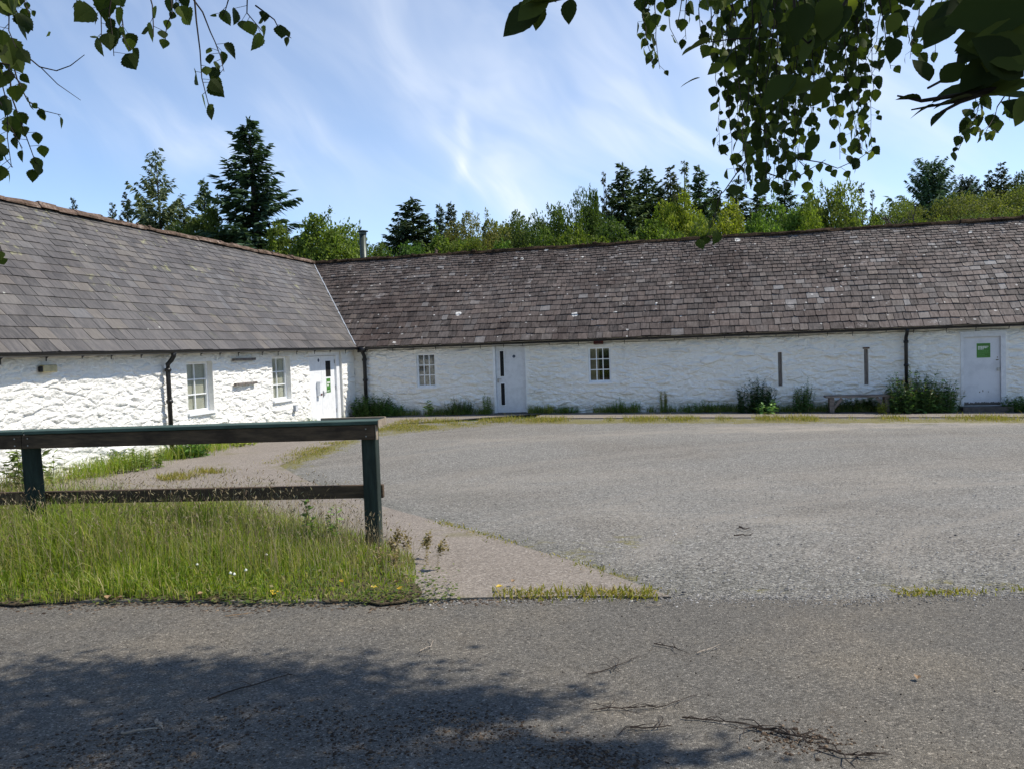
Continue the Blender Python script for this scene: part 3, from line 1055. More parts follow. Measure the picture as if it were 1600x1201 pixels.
mb = MB()
ridge(mb, (-L_E - W_L, D_E + W_R, Z_R), (U_END, D_E + W_R, Z_R), .42, .095, 3, .55)
mb.build('ridge', MAT['ridge_moss'], far_b, B_far)
mb = MB()
ridge(mb, (-L_E - W_L, V_END, Z_R), (-L_E - W_L, D_E + W_R + .1, Z_R), .46, .105, 4, .4)
mb.build('ridge', MAT['ridge_red'], near_b, B_near)
# lead valley
mb = MB()
vt = Vector((-L_E - W_L, D_E + W_R, Z_R))
vb = Vector((-L_E, D_E, Z_E))
for i in range(24):
    a, b = vb.lerp(vt, i / 24), vb.lerp(vt, (i + 1) / 24)
    o1, o2 = Vector((-.075, 0, .075 * ML)), Vector((.03, .0, 0))
    h = Vector((0, 0, .045))
    j = Vector((0, 0, .01 * math.sin(i * 2.1)))
    mb.add([a + h, a + o1 + h + j, b + o1 + h + j, b + h], [(3, 2, 1, 0)])
    mb.add([a + h, b + h, b + Vector((.0, -.05, -.05)), a + Vector((0, -.05, -.05))], [(0, 1, 2, 3)])
mb.build('valley_flashing', MAT['lead'], near_b, B_near)


# gutters, brackets and downpipes
def gutter(mb, p, q, out, rad=.068, br=0.9, seed=1):
    p, q, out = Vector(p), Vector(q), Vector(out)
    d = (q - p).normalized()
    k = 9
    rings = []
    for e in (p, q):
        for i in range(k):
            a = math.pi * i / (k - 1)
            rings.append(e + out * math.cos(a) * rad - Vector((0, 0, math.sin(a) * rad)))
        for i in range(k - 1, -1, -1):
            a = math.pi * i / (k - 1)
            rings.append(e + out * math.cos(a) * rad * .86 - Vector((0, 0, math.sin(a) * rad * .86)))
    m = 2 * k
    mb.add(rings, [(i, (i + 1) % m, m + (i + 1) % m, m + i) for i in range(m)])
    L = (q - p).length
    r = random.Random(seed)
    t = .3
    while t < L - .1:
        c = p + d * t
        mb.beam(c - out * .07 - Vector((0, 0, .02)), c - out * .16 - Vector((0, 0, .09)), .02, .012)
        mb.beam(c - out * .165 - Vector((0, 0, .06)), c - out * .165 - Vector((0, 0, .06 + r.uniform(.05, .12))), .014, .012, up=d)
        t += br * r.uniform(.8, 1.2)


def downpipe(mb, c, out, zb, rad=.048):
    """c: point at the gutter, out: unit vector away from wall"""
    c, out = Vector(c), Vector(out)
    wall = c - out * .15
    mb.tube([c - Vector((0, 0, .03)), c - Vector((0, 0, .12)), c - out * .06 - Vector((0, 0, .20)), wall - Vector((0, 0, .28)), wall - Vector((0, 0, .40)), (wall.x, wall.y, zb)],
            [rad * 1.25, rad, rad, rad, rad, rad], 10)
    for z in (c.z - .36, c.z - 1.0, c.z - 1.55):
        mb.tube([(wall.x, wall.y, z), (wall.x, wall.y, z - .07)], rad * 1.35, 10)
        mb.box((wall.x - .05, wall.y - .05, z - .05), (wall.x + .05, wall.y + .05, z - .02))


GZ = Z_E - .012
mb = MB()
gutter(mb, (-L_E + .02, D_E - .045, GZ - .01), (U_END, D_E - .045, GZ - .01), (0, -1, 0), br=.75)
mb.build('gutter', MAT['black_plastic'], far_b, B_far)
mb = MB()
gutter(mb, (-L_E + .045, V_END, GZ), (-L_E + .045, D_E - .05, GZ), (1, 0, 0), br=.9, seed=2)
mb.build('gutter', MAT['black_plastic'], near_b, B_near)
mb = MB()
downpipe(mb, (5.53, D_E - .045, GZ), (0, -1, 0), -.5)
mb.build('downpipe', MAT['black_plastic'], far_b, B_far, True)
mb = MB()
downpipe(mb, (-10.36, D_E - .02, GZ), (0, -1, 0), -.5, .060)
mb.box((-10.48, D_E - .12, GZ - .16), (-10.24, D_E + .06, GZ - .0))
mb.build('downpipe', MAT['black_plastic'], far_b, B_far, True)
mb = MB()
downpipe(mb, (-L_E + .045, 14.66, GZ), (1, 0, 0), -.5)
mb.build('downpipe', MAT['black_plastic'], near_b, B_near, True)


# ------------------------------------------------------------------ windows and doors
# local frame maker: s along wall, o outwards, z up
def far_p(s, o, z):
    return (s, D_W - o, z)


def near_p(s, o, z):
    return (-L_W + o, s, z)


class WB(MB):
    """boxes given as (s0, s1), (o0, o1), (z0, z1) on a wall"""
    def __init__(self, pf):
        super().__init__()
        self.pf = pf

    def b(self, s, o, z, mi=0):
        a, b = self.pf(s[0], o[0], z[0]), self.pf(s[1], o[1], z[1])
        lo = tuple(min(p, q) for p, q in zip(a, b))
        hi = tuple(max(p, q) for p, q in zip(a, b))
        return self.box(lo, hi, mi)


def window(pf, hole, dep, cols, rows, root, base, behind, label, sill=True):
    sa, sb, za, zb = hole
    fw = .055
    m = WB(pf)
    o0, o1 = -dep - .02, -dep + .035
    m.b((sa, sa + fw), (o0, o1), (za, zb))
    m.b((sb - fw, sb), (o0, o1), (za, zb))
    m.b((sa + fw, sb - fw), (o0, o1 - .002), (za, za + fw * 1.2))
    m.b((sa + fw, sb - fw), (o0, o1 - .002), (zb - fw, zb))
    gw = (sb - sa - 2 * fw)
    gh = (zb - za - 2.2 * fw)
    for i in range(1, cols):
        c = sa + fw + gw * i / cols
        m.b((c - .013, c + .013), (o0 + .01, o1 - .012), (za + fw * 1.2, zb - fw))
    for j in range(1, rows):
        c = za + fw * 1.2 + gh * j / rows
        m.b((sa + fw, sb - fw), (o0 + .012, o1 - .014), (c - .013, c + .013))
    wn = m.build('window', MAT['white_paint'], root, base)
    if label:
        wn['label'] = label
    g = WB(pf)
    g.b((sa + fw, sb - fw), (o0 + .022, o0 + .026), (za + fw, zb - fw))
    g.build('pane', MAT['glass'], wn, base)
    if sill:
        k = WB(pf)
        k.b((sa - .03, sb + .03), (o1 + .001, .045), (za - .05, za + .006))
        k.build('sill', MAT['white_paint'], wn, base)
    # room behind
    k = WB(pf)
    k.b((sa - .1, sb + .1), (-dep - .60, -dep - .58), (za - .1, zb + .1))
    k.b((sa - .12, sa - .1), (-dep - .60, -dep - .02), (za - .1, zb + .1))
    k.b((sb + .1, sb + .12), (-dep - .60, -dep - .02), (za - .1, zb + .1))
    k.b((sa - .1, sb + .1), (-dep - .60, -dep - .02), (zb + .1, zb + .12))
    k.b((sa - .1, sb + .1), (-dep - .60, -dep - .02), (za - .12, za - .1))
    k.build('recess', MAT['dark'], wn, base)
    for (nm, s_, z_, o_, mt) in behind:
        k = WB(pf)
        if nm == 'curtain':
            cnt = 14
            for i in range(cnt):
                a = s_[0] + (s_[1] - s_[0]) * i / cnt
                b = s_[0] + (s_[1] - s_[0]) * (i + 1) / cnt
                q = o_ + (.012 if i % 2 else -.012)
                k.b((a, b), (q - .01, q), z_)
        else:
            k.b(s_, (o_ - .01, o_), z_)
        k.build(nm, mt, wn, base)
    return wn


w_ = W1
window(far_p, W1, .10, 3, 3, far_b, B_far,
       [('curtain', (w_[0], w_[1]), (w_[2], w_[3]), -.25, MAT['mottled'])], None)  # curtain sheet that also carries the painted pane reflections
w_ = W2
window(far_p, W2, .09, 3, 3, far_b, B_far,
       [('curtain', (w_[0], w_[0] + .30), (w_[2], w_[3]), -.22, MAT['curtain'])], 'dark paned window with a tan curtain at its left')
for w_ in (N1, N2):
    window(near_p, w_, .17, 2, 3, near_b, B_near, [('blind', (w_[0], w_[1]), (w_[2], w_[3]), -.205, MAT['blind'])], None)
    # little catches on the meeting rail
# doors ---------------------------------------------------------------
# central fire door of the far range
sa, sb, za, zb = DC
m = WB(far_p)
m.b((sa + .075, sb - .025), (-.10, -.055), (za + .03, zb - .05))
dc = m.build('door', MAT['grey_paint'], far_b, B_far)
dc['label'] = 'pale grey door with two narrow dark glass slots'
bevel(dc)
m = WB(far_p)
m.b((sa + .0, sa + .07), (-.12, .012), (za, zb - .055))
m.b((sb - .02, sb), (-.12, .008), (za, zb - .055))
m.b((sa, sb), (-.12, .014), (zb - .05, zb))
m.build('door_frame', MAT['white_paint'], dc, B_far)
zc = za + .03
H = zb - .05 - zc
for (f0, f1) in ((.545, .925), (.115, .435)):
    m = WB(far_p)
    s0 = sa + .075 + .14
    m.b((s0 - .02, s0 + .135), (-.054, -.046), (zc + H * f0 - .02, zc + H * f1 + .02))
    o = m.build('glazing_bead', MAT['white_paint'], dc, B_far)
    m = WB(far_p)
    m.b((s0, s0 + .115), (-.056, -.042), (zc + H * f0, zc + H * f1))
    m.build('pane', MAT['dark_glass'] if 'dark_glass' in MAT else MAT['dark'], dc, B_far)
m = WB(far_p)
hz = zc + H * .50
m.b((sa + .11, sa + .15), (-.056, -.03), (hz - .09, hz + .03))
m.b((sa + .12, sa + .24), (-.025, -.008), (hz, hz + .018))
m.b((sa + .12, sa + .138), (-.04, -.008), (hz, hz + .018))
m.build('handle', MAT['metal_handle'], dc, B_far)


def disc(pf, s, z, o, rad, mt, nm, par, base):
    m = MB()
    vs = []
    for oo in (o, o + .006):
        for k in range(20):
            a = 2 * math.pi * k / 20
            vs.append(pf(s + rad * math.cos(a), oo, z + rad * math.sin(a)))
    m.add(vs, [tuple(range(20, 40)), tuple(range(19, -1, -1))] + [(k, (k + 1) % 20, 20 + (k + 1) % 20, 20 + k) for k in range(20)])
    # small pale symbol in the middle
    for (x0, x1, y0, y1) in ((-.5, .5, .1, .22), (-.4, .4, -.2, -.08)):
        a = [pf(s + rad * x, o + .0085, z + rad * y) for x, y in ((x0, y0), (x1, y0), (x1, y1), (x0, y1))]
        m.add(a, [(0, 1, 2, 3)], 1)
    return m.build(nm, [mt, MAT['pale_blue']], par, base)


MAT['pale_blue'] = mat('pale_blue', simple((.25, .33, .42), .5, var=.02))
disc(far_p, sa + .075 + .58, zc + H * .84, -.054, .046, MAT['blue_sign'], 'door_sign', dc, B_far)
m = WB(far_p)
m.b((sa + .03, sb + .1), (.0, .30), (-.7, za + .026))
m.build('doorstep', MAT['step'], far_b, B_far)

# right-hand battered door
sa, sb, za, zb = DR
m = WB(far_p)
m.b((sa + .075, sb - .125), (-.09, -.045), (za + .02, zb - .10))
base_d = (sa, D_W, za)
dr = m.build('door', MAT['old_door'], far_b, B_far)
# the door's own chips are laid out from its foot
for v in dr.data.vertices:
    v.co.x -= base_d[0] - B_far[0]
    v.co.y -= base_d[1] - B_far[1]
    v.co.z -= base_d[2] - B_far[2]
dr.location = (base_d[0] - B_far[0], base_d[1] - B_far[1], base_d[2] - B_far[2])
dr['label'] = 'scuffed grey door with chipped foot and green notice'
bevel(dr)
DB = base_d
m = WB(far_p)
m.b((sa, sa + .07), (-.12, .02), (za, zb - .10))
m.b((sb - .12, sb - .04), (-.12, .02), (za, zb - .10))
m.b((sa, sb - .04), (-.12, .024), (zb - .098, zb))
m.b((sb - .038, sb), (-.10, .012), (za, zb))
m.b((sa - .03, sb + .02), (-.02, .035), (zb + .002, zb + .05))
m.build('door_frame', MAT['grey_paint'], dr, DB)


def notice(pf, s0, s1, z0, z1, o, par, base, rows):
    m = WB(pf)
    m.b((s0, s1), (o, o + .004), (z0, z1))
    m.b((s0 - .008, s1 + .008), (o - .001, o + .002), (z0 - .008, z1 + .008), 1)
    W, Hh = s1 - s0, z1 - z0
    r = random.Random(3)
    for (fy, hh, mi, x1) in rows:
        x = .08
        while x < x1:
            wd = r.uniform(.05, .14)
            wd = min(wd, x1 - x)
            m.b((s0 + W * x, s0 + W * (x + wd)), (o + .004, o + .0055), (z1 - Hh * (fy + hh), z1 - Hh * fy), mi)
            x += wd + .03
    return m.build('notice', [MAT['green_notice'], MAT['pale_print'], MAT['white_print']], par, base)


notice(far_p, sa + .415, sa + .735, zb - .66, zb - .285, -.044, dr, DB,
       [(.19, .06, 2, .88), (.28, .06, 2, .78), (.37, .06, 2, .5), (.5, .03, 1, .9), (.6, .03, 1, .9), (.68, .03, 1, .9), (.80, .03, 1, .6), (.9, .03, 1, .8)])
m = WB(far_p)
m.b((sb - .205, sb - .145), (-.044, -.01), (za + .92, za + .99))
m.b((sb - .20, sb - .13), (-.044, -.025), (za + .985, za + 1.01))
m.build('lock', MAT['metal_handle'], dr, DB)
for (x0_, x1_, z0_, z1_) in ((.46, .485, .35, .38), (.54, .56, .37, .42), (.675, .70, .36, .38), (.875, .94, 1.20, 1.23), (.90, .925, 1.27, 1.30)):
    m = WB(far_p)
    m.b((sa + x0_, sa + x1_), (-.0445, -.0425), (za + z0_, za + z1_))
    m.build('paint_scar', MAT['brass'], dr, DB)
m = WB(far_p)
m.b((sa - .08, sb + .03), (-.1, .45), (-.9, za - .003))
m.build('doorstep', MAT['step'], far_b, B_far)

# double door of the near wing
sa, sb, za, zb = DL
mid = sa + .98
LF = -.125                                             # leaf face
m = WB(near_p)
m.b((sa + .06, mid - .004), (LF - .045, LF), (za + .02, zb - .12))
m.b((mid + .004, sb - .27), (LF - .045, LF), (za + .02, zb - .12))
dl = m.build('door', MAT['white_paint'], near_b, B_near)
dl['label'] = 'white double door with small window and green notice'
bevel(dl)
m = WB(near_p)
m.b((sa, sa + .055), (-.17, -.06), (za, zb - .115))
m.b((sb - .265, sb - .06), (-.17, -.06), (za, zb - .115))
m.b((sa, sb - .06), (-.17, -.055), (zb - .112, zb))
m.build('door_frame', MAT['white_paint'], dl, B_near)
m = WB(near_p)
gs0, gs1 = mid + .30, mid + .62
m.b((gs0, gs1), (LF - .005, LF + .004), (zb - .74, zb - .27))
m.build('pane', MAT['dark'], dl, B_near)
notice(near_p, gs0 + .02, gs1 - .05, zb - 1.20, zb - .80, LF + .001, dl, B_near,
       [(.10, .05, 1, .9), (.22, .14, 2, .88), (.42, .12, 2, .6), (.62, .06, 1, .9), (.86, .06, 2, .7)])
m = WB(near_p)
m.b((mid + .05, mid + .09), (LF + .001, LF + .02), (zb - 1.32, zb - 1.14))
m.b((mid + .06, mid + .22), (LF + .035, LF + .05), (zb - 1.21, zb - 1.19))
m.b((mid + .06, mid + .08), (LF + .02, LF + .05), (zb - 1.21, zb - 1.19))
m.build('handle', MAT['metal_handle'], dl, B_near)
for z in (zb - .30, zb - 1.08, zb - 1.78):
    m = WB(near_p)
    m.b((sb - .283, sb - .262), (LF + .001, LF + .02), (z - .06, z + .06))
    m.build('hinge', MAT['metal_handle'], dl, B_near)
disc(near_p, mid - .15, zb - .24, LF + .001, .05, MAT['blue_sign'], 'door_sign', dl, B_near)

# hand gel dispenser hanging on the left leaf
ds = mid - .28
disp = thing('soap_dispenser', 'white wall dispenser with a red label on the left leaf of the double door', 'dispenser', uv2w(-L_W + LF, ds, zb - 1.3), -PSI)
DBs = (-L_W + LF, ds, zb - 1.3)
m = WB(near_p)
m.b((ds - .07, ds + .07), (LF + .003, LF + .12), (zb - 1.27, zb - .90))
o = m.build('body', MAT['white_paint'], disp, DBs)
bevel(o, .02, 3)
m = MB()
vs = []
for oo in (LF + .004, LF + .125):
    for k in range(11):
        a = math.pi * k / 10
        vs.append(near_p(ds + .085 * math.cos(a), oo, zb - .905 + .085 * math.sin(a)))
m.add(vs, [tuple(range(11)), tuple(range(21, 10, -1))] + [(k, 11 + k, 12 + k, k + 1) for k in range(10)] + [(10, 21, 11, 0)])
m.build('cover', MAT['grey_paint'], disp, DBs)
m = WB(near_p)
m.b((ds - .055, ds + .055), (LF + .12, LF + .124), (zb - 1.25, zb - 1.20))
m.build('red_label', MAT['rust_red'] if 'rust_red' in MAT else MAT['red_box'], disp, DBs)


# small fittings on the walls -------------------------------------------
def fitting(name, label, cat, pf, wb_boxes, base_uvz, mats, bev=0.0, group=None):
    m = WB(pf)
    for (s, o, z, mi) in wb_boxes:
        m.b(s, o, z, mi)
    root_loc = uv2w(*base_uvz)
    ob = m.build(name, mats, None, base_uvz)
    ob.location = root_loc
    ob.rotation_euler = (0, 0, -PSI)
    if bev:
        bevel(ob, bev, 2)
    return tag(ob, label, cat, group)


zl = EYE - .07
fitting('wall_lamp', 'yellowed plastic bulkhead lamp high on the near wing wall', 'lamp', near_p,
        [((11.42, 11.72), (.01, .12), (zl - .06, zl + .07), 0), ((11.40, 11.46), (.01, .10), (zl - .05, zl + .05), 1)],
        (-L_W, 11.56, zl - .06), [MAT['lamp_plastic'], MAT['black_plastic']], .018)
fitting('alarm_box', 'dark red alarm box under the gutter above a window', 'alarm box', far_p,
        [((-3.04, -2.76), (.0, .09), (EYE + .035, EYE + .165), 0), ((-3.02, -2.78), (.088, .094), (EYE + .06, EYE + .08), 1)],
        (-2.9, D_W, EYE + .035), [MAT['red_box'], MAT['dark']], .008)
fitting('meter_box', 'small grey box low on the wall beside the double door', 'box', near_p,
        [((20.02, 20.17), (.0, .09), (EYE - 1.49, EYE - 1.33), 0), ((20.03, 20.16), (.09, .098), (EYE - 1.47, EYE - 1.35), 1)],
        (-L_W, 20.1, EYE - 1.49), [MAT['lead'], MAT['grey_paint']], .006)
for (zc_, s0, s1, lab) in ((EYE - .035, 17.20, 18.16, 'upper grey wooden batten fixed between the two windows'),
                           (EYE - .62, 17.22, 18.18, 'lower grey wooden batten fixed between the two windows')):
    o = fitting('wooden_batten', lab, 'batten', near_p, [((s0, s1), (.01, .075), (zc_ - .03, zc_ + .03), 0)],
                (-L_W, s0, zc_), [MAT['grey_wood']], .006, 'short battens on the near wing')
for (s0, s1, z0, z1) in SLITS:
    m = WB(far_p)
    m.b((s0 + .012, s1 - .014), (-.11, -.062), (z0 - .01, z1 + .01))
    m.build('slit_board', MAT['grey_wood'], far_b, B_far)
m = WB(far_p)
m.b((SLITS[1][0] - .03, SLITS[1][1] + .03), (-.05, .022), (SLITS[1][3] + .004, SLITS[1][3] + .05))
m.build('slit_lintel', MAT['ridge_red'], far_b, B_far)

# sagging cable under the gutter of both walls
m = MB()
r = random.Random(5)
p = []
u = -10.2
while u < 8.3:
    p.append((u, D_W - .035, Z_E - .13 + r.uniform(-.02, .01) - .0))
    u += r.uniform(.25, .5)
m.tube(p, .007, 5)
cb = m.build('cable', MAT['black_plastic'], far_b, B_far)

# flue behind the far ridge
fl = at(568.5, 408, 30.0)
fl_uv = w2uv(fl.x, fl.y)
zt = at(568, 360, 30.0).z
flue = thing('metal_flue', 'slim metal flue pipe with a capped top rising behind the far roof ridge', 'flue', (fl.x, fl.y, Z_E + 1.0))
m = MB()
m.tube([(0, 0, -.6), (0, 0, zt - .16 - Z_E - 1.0)], .125, 16)
m.build('pipe', MAT['steel'], flue, None, True)
m = MB()
zz = zt - Z_E - 1.0
m.tube([(0, 0, zz - .16), (0, 0, zz - .09)], .14, 16)
m.tube([(0, 0, zz - .06), (0, 0, zz - .03), (0, 0, zz)], [.20, .20, .06], 16)
for k in range(4):
    a = k * math.pi / 2
    m.tube([(.11 * math.cos(a), .11 * math.sin(a), zz - .10), (.11 * math.cos(a), .11 * math.sin(a), zz - .04)], .01, 4)
m.build('cap', MAT['steel'], flue)
# broken finial on the ridge
fi = at(675, 401, 28.2)
m = MB()
m.tube([(0, 0, 0), (.01, 0, .10), (-.02, 0, .18)], [.06, .04, .015], 6)
m.tube([(0, 0, .04), (.08, 0, .13)], [.04, .015], 6)
o = m.build('ridge_finial', MAT['ridge_red'])
o.location = uv2w(*[(a) for a in w2uv(fi.x, fi.y)][:1], D_E + W_R, Z_R + .06)
tag(o, 'small broken terracotta finial on the far roof ridge', 'finial')

# ------------------------------------------------------------------ bench
bu0, bu1 = 3.36, 5.14
bv = D_W - .42
bg_ = uv2w((bu0 + bu1) / 2, bv)
bz = ground_z(bg_.x, bg_.y) + .045
bench = thing('wooden_bench', 'low weathered wooden plank bench against the white wall', 'bench', (bg_.x, bg_.y, bz), -PSI)
hl = (bu1 - bu0) / 2
hs = .47
m = MB()
for (y0, y1) in ((-.19, -.065), (-.06, .06), (.065, .19)):
    m.box((-hl, y0, hs - .055), (hl, y1, hs + .0))
o = m.build('seat', MAT['bench_wood'], bench)
bevel(o, .006)
for sx in (-hl + .17, hl - .20):
    m = MB()
    m.box((sx - .06, -.17, 0), (sx + .06, -.08, hs - .056))
    m.box((sx - .06, .08, 0), (sx + .06, .17, hs - .056))
    m.box((sx - .05, -.08, .1), (sx + .05, .08, .18))
    bevel(m.build('leg', MAT['bench_wood'], bench), .005)
    m = MB()
    sg = 1 if sx < 0 else -1
    m.beam((sx + sg * .06, -.125, .14), (sx + sg * .26, -.125, hs - .07), .06, .07)
    m.build('brace', MAT['bench_wood'], bench)

# ------------------------------------------------------------------ fence
fr_ = at(577, 655, 6.6)
fl_ = at(46, 671, 6.95)
fr_z, fl_z = ground_z(fr_.x, fr_.y), ground_z(fl_.x, fl_.y)
fd = Vector((fl_.x - fr_.x, fl_.y - fr_.y, 0))
flen = fd.length
fd.normalize()
fn = Vector((fd.y, -fd.x, 0))
if fn.y > 0:
    fn = -fn                                            # towards the viewer
top = (fr_.z + fl_.z) / 2
fence = thing('wooden_fence', 'dark two rail wooden fence with green posts in the long grass by the road', 'fence', (fr_.x, fr_.y, fr_z))
FB = Vector((fr_.x, fr_.y, fr_z))


def fence_pt(a, o, z):
    return Vector((0, 0, 0)) + fd * a + fn * o + Vector((0, 0, z))


def fbox(m, a0, a1, o0, o1, z0, z1, mi=0, zs=0.0):
    vs = []
    for (a, z_) in ((a0, 0), (a1, zs)):
        for (o, z) in ((o0, z0), (o1, z0), (o1, z1), (o0, z1)):
            vs.append(fence_pt(a, o, z + z_))
    m.add(vs, ((0, 1, 2, 3), (7, 6, 5, 4), (0, 4, 5, 1), (1, 5, 6, 2), (2, 6, 7, 3), (3, 7, 4, 0)), mi)


TOPZ = fr_.z - fr_z
slope = (fl_.z - fr_.z) / flen
for i, (a, rot) in enumerate(((0.0, .06), (flen, .62), (flen * 2, .1), (flen * 3, .2))):
    m = MB()
    c = fence_pt(a, 0, 0)
    hw = .074 if i == 1 else .060
    h = TOPZ + slope * a - .045
    pts_ = []
    tw = .10 if i == 1 else 0.0
    for k, z in enumerate((-.25, .3, .8, h)):
        ang = math.atan2(fd.y, fd.x) + rot + tw * (z - .5)
        lean = Vector((.03 * (h - z), 0, 0)) if i == 1 else Vector((0, 0, 0))
        for (x, y) in ((-hw, -hw), (hw, -hw), (hw, hw), (-hw, hw)):
            pts_.append(c + lean + Vector((x * math.cos(ang) - y * math.sin(ang), x * math.sin(ang) + y * math.cos(ang), z)))
    fs = [(k * 4 + j, k * 4 + (j + 1) % 4, (k + 1) * 4 + (j + 1) % 4, (k + 1) * 4 + j) for k in range(3) for j in range(4)] + [(12, 13, 14, 15)]
    m.add(pts_, fs)
    bevel(m.build('post', MAT['post_paint'], fence), .006)
bounds = [-.075, flen + .0, flen * 3 + .2]
for a0, a1 in zip(bounds[:-1], bounds[1:]):
    m = MB()
    fbox(m, a0 + .002, a1 - .002, .062, .105, TOPZ + slope * a0 - .152, TOPZ + slope * a0 - .034, 0, slope * (a1 - a0))
    bevel(m.build('top_rail', MAT['rail_wood'], fence), .004)
    m = MB()
    fbox(m, a0 - .03, a1 - .034, -.075, .118, TOPZ + slope * a0 - .030, TOPZ + slope * a0, 0, slope * (a1 - a0))
    bevel(m.build('cap_board', MAT['cap_paint'], fence), .004)
m = MB()
fbox(m, -.085, -.077, .055, .11, TOPZ - .155, TOPZ - .035)
fbox(m, -.112, -.106, -.11, .13, TOPZ - .05, TOPZ + .006)
fbox(m, -.10, .45, -.14, -.104, TOPZ - .03, TOPZ + .012)
m.build('cut_end', MAT['cut_wood'], fence)
LZ = at(565, 768, 6.66).z - fr_z
m = MB()
fbox(m, -.072, flen * 3, -.105, -.062, LZ - .055, LZ + .055, 0, slope * flen * 3)
bevel(m.build('lower_rail', MAT['rail_wood'], fence), .004)
for a in (.0, flen - .06, flen + .06):
    for dz in (.065, .125):
        c = fence_pt(a, .107, TOPZ + slope * a - dz)
        m = MB()
        m.tube([c, c + fn * .004], .006, 8)
        m.build('bolt_head', MAT['metal_handle'], fence)

# ------------------------------------------------------------------ grass and low growth
def blades(name, P, h, wd, lean, matl, seed, curl=.5, stems=False):
    """P (n,3) roots, h heights: curved tapering blades in one mesh"""
    r = np.random.default_rng(seed)
    n_ = len(P)
    az = r.uniform(0, 2 * np.pi, n_)
    fz = r.uniform(0, np.pi, n_)
    dirx, diry = np.cos(az), np.sin(az)
    sx, sy = np.cos(fz) * wd, np.sin(fz) * wd
    ln = np.abs(r.normal(0, 1, n_)) * lean + .05
    V = np.zeros((n_, 7, 3))
    for k, (t, wk) in enumerate(((0, 1), (.4, .85), (.75, .55))):
        off = ln * h * t ** (1 + curl * 2)
        cx, cy, cz = P[:, 0] + dirx * off, P[:, 1] + diry * off, P[:, 2] + h * t * (1 - .25 * ln * t)
        V[:, 2 * k] = np.stack([cx - sx * wk, cy - sy * wk, cz], 1)
        V[:, 2 * k + 1] = np.stack([cx + sx * wk, cy + sy * wk, cz], 1)
    off = ln * h
    V[:, 6] = np.stack([P[:, 0] + dirx * off, P[:, 1] + diry * off, P[:, 2] + h * (1 - .35 * ln)], 1)
    tip = V[:, 6].copy()
    b = np.arange(n_)[:, None] * 7
    q = np.concatenate([b + np.array([[0, 1, 3, 2]]), b + np.array([[2, 3, 5, 4]])], 0)
    t = b + np.array([[4, 5, 6]])
    me = bpy.data.meshes.new(name)
    me.from_pydata(V.reshape(-1, 3).tolist(), [], q.tolist() + t.tolist())
    me.materials.append(matl)
    return me, tip, np.stack([dirx, diry], 1)


def scatter(poly, n_, seed):
    r = random.Random(seed)
    xs = [p[0] for p in poly]
    ys = [p[1] for p in poly]
    out = []
    while len(out) < n_:
        x, y = r.uniform(min(xs), max(xs)), r.uniform(min(ys), max(ys))
        if inside(poly, x, y):
            out.append((x, y, ground_z(x, y) + .03))
    return np.array(out)


near_verge = [(x, y - .09) if y < 5.9 else (x + .12, y) for x, y in VERGE if x > -5.6] + [(-5.6, 8.7)]
far_verge = [(-14, 6.2), (-5.6, 5.6), (-5.6, 8.7), (-14, 10.4)]
P = scatter(near_verge, 34000, 1)
Pf = scatter(far_verge, 6000, 2)
P = np.concatenate([P, Pf])
# shorter by the road and at the right-hand end
e = np.array([p[1] - road_edge(p[0]) for p in P])
clump = np.array([noise.noise(Vector((p[0] * 1.3, p[1] * 1.3, 0))) for p in P])
hgt = (.10 + .325 * np.clip(e / .9, 0, 1)) * (1 + .6 * clump) * rng.uniform(.55, 1.2, len(P)) * np.clip((-.5 - P[:, 0]) / 1.1, .14, 1) * np.interp(P[:, 0], [-2.6, -1.6], [1.0, .48])
gap_ = np.array([noise.noise(Vector((p[0] * 2.4, 8.0, 0))) + .5 * noise.noise(Vector((p[0] * 7.1, 3.0, 0))) for p in P])
keep = e > -.005 + .09 * gap_
P, hgt, e = P[keep], hgt[keep], e[keep]
me, tip, _ = blades('grass', P, hgt, rng.uniform(.0022, .0050, len(P)), .42, MAT['grass'], 5)
tag(link('verge_grass', me), 'long green grass growing under the fence along the road', 'grass', None, 'stuff')
sel = rng.choice(len(P), 8000, replace=False)
sel = sel[(e[sel] > .35)]
Ps = P[sel]
hs_ = rng.uniform(.28, .66, len(sel)) * np.clip((-.3 - Ps[:, 0]) / 1.4, .4, 1)
me, tip, dr_ = blades('seed_stems', Ps, hs_, np.full(len(sel), .0011), .22, MAT['seed'], 6)
tag(link('grass_stems', me), 'thin straw stems rising above the long grass', 'grass', None, 'stuff')
mb = MB()
for p, d in zip(tip, dr_):
    L = random.uniform(.018, .055)
    wd = random.uniform(.0016, .0040)
    a = Vector(p)
    dd = Vector((d[0] * .5, d[1] * .5, random.uniform(.2, .9))).normalized()
    s1 = dd.cross(Vector((0, 1, 0.2))).normalized() * wd
    s2 = dd.cross(s1).normalized() * wd
    c = a + dd * L * .45
    mb.add([a, c + s1, c + s2, c - s1, c - s2, a + dd * L], ((0, 1, 2), (0, 2, 3), (0, 3, 4), (0, 4, 1), (5, 2, 1), (5, 3, 2), (5, 4, 3), (5, 1, 4)))
tag(mb.build('grass_seed_heads', MAT['seed']), 'brown and straw seed heads above the long grass', 'grass', None, 'stuff')


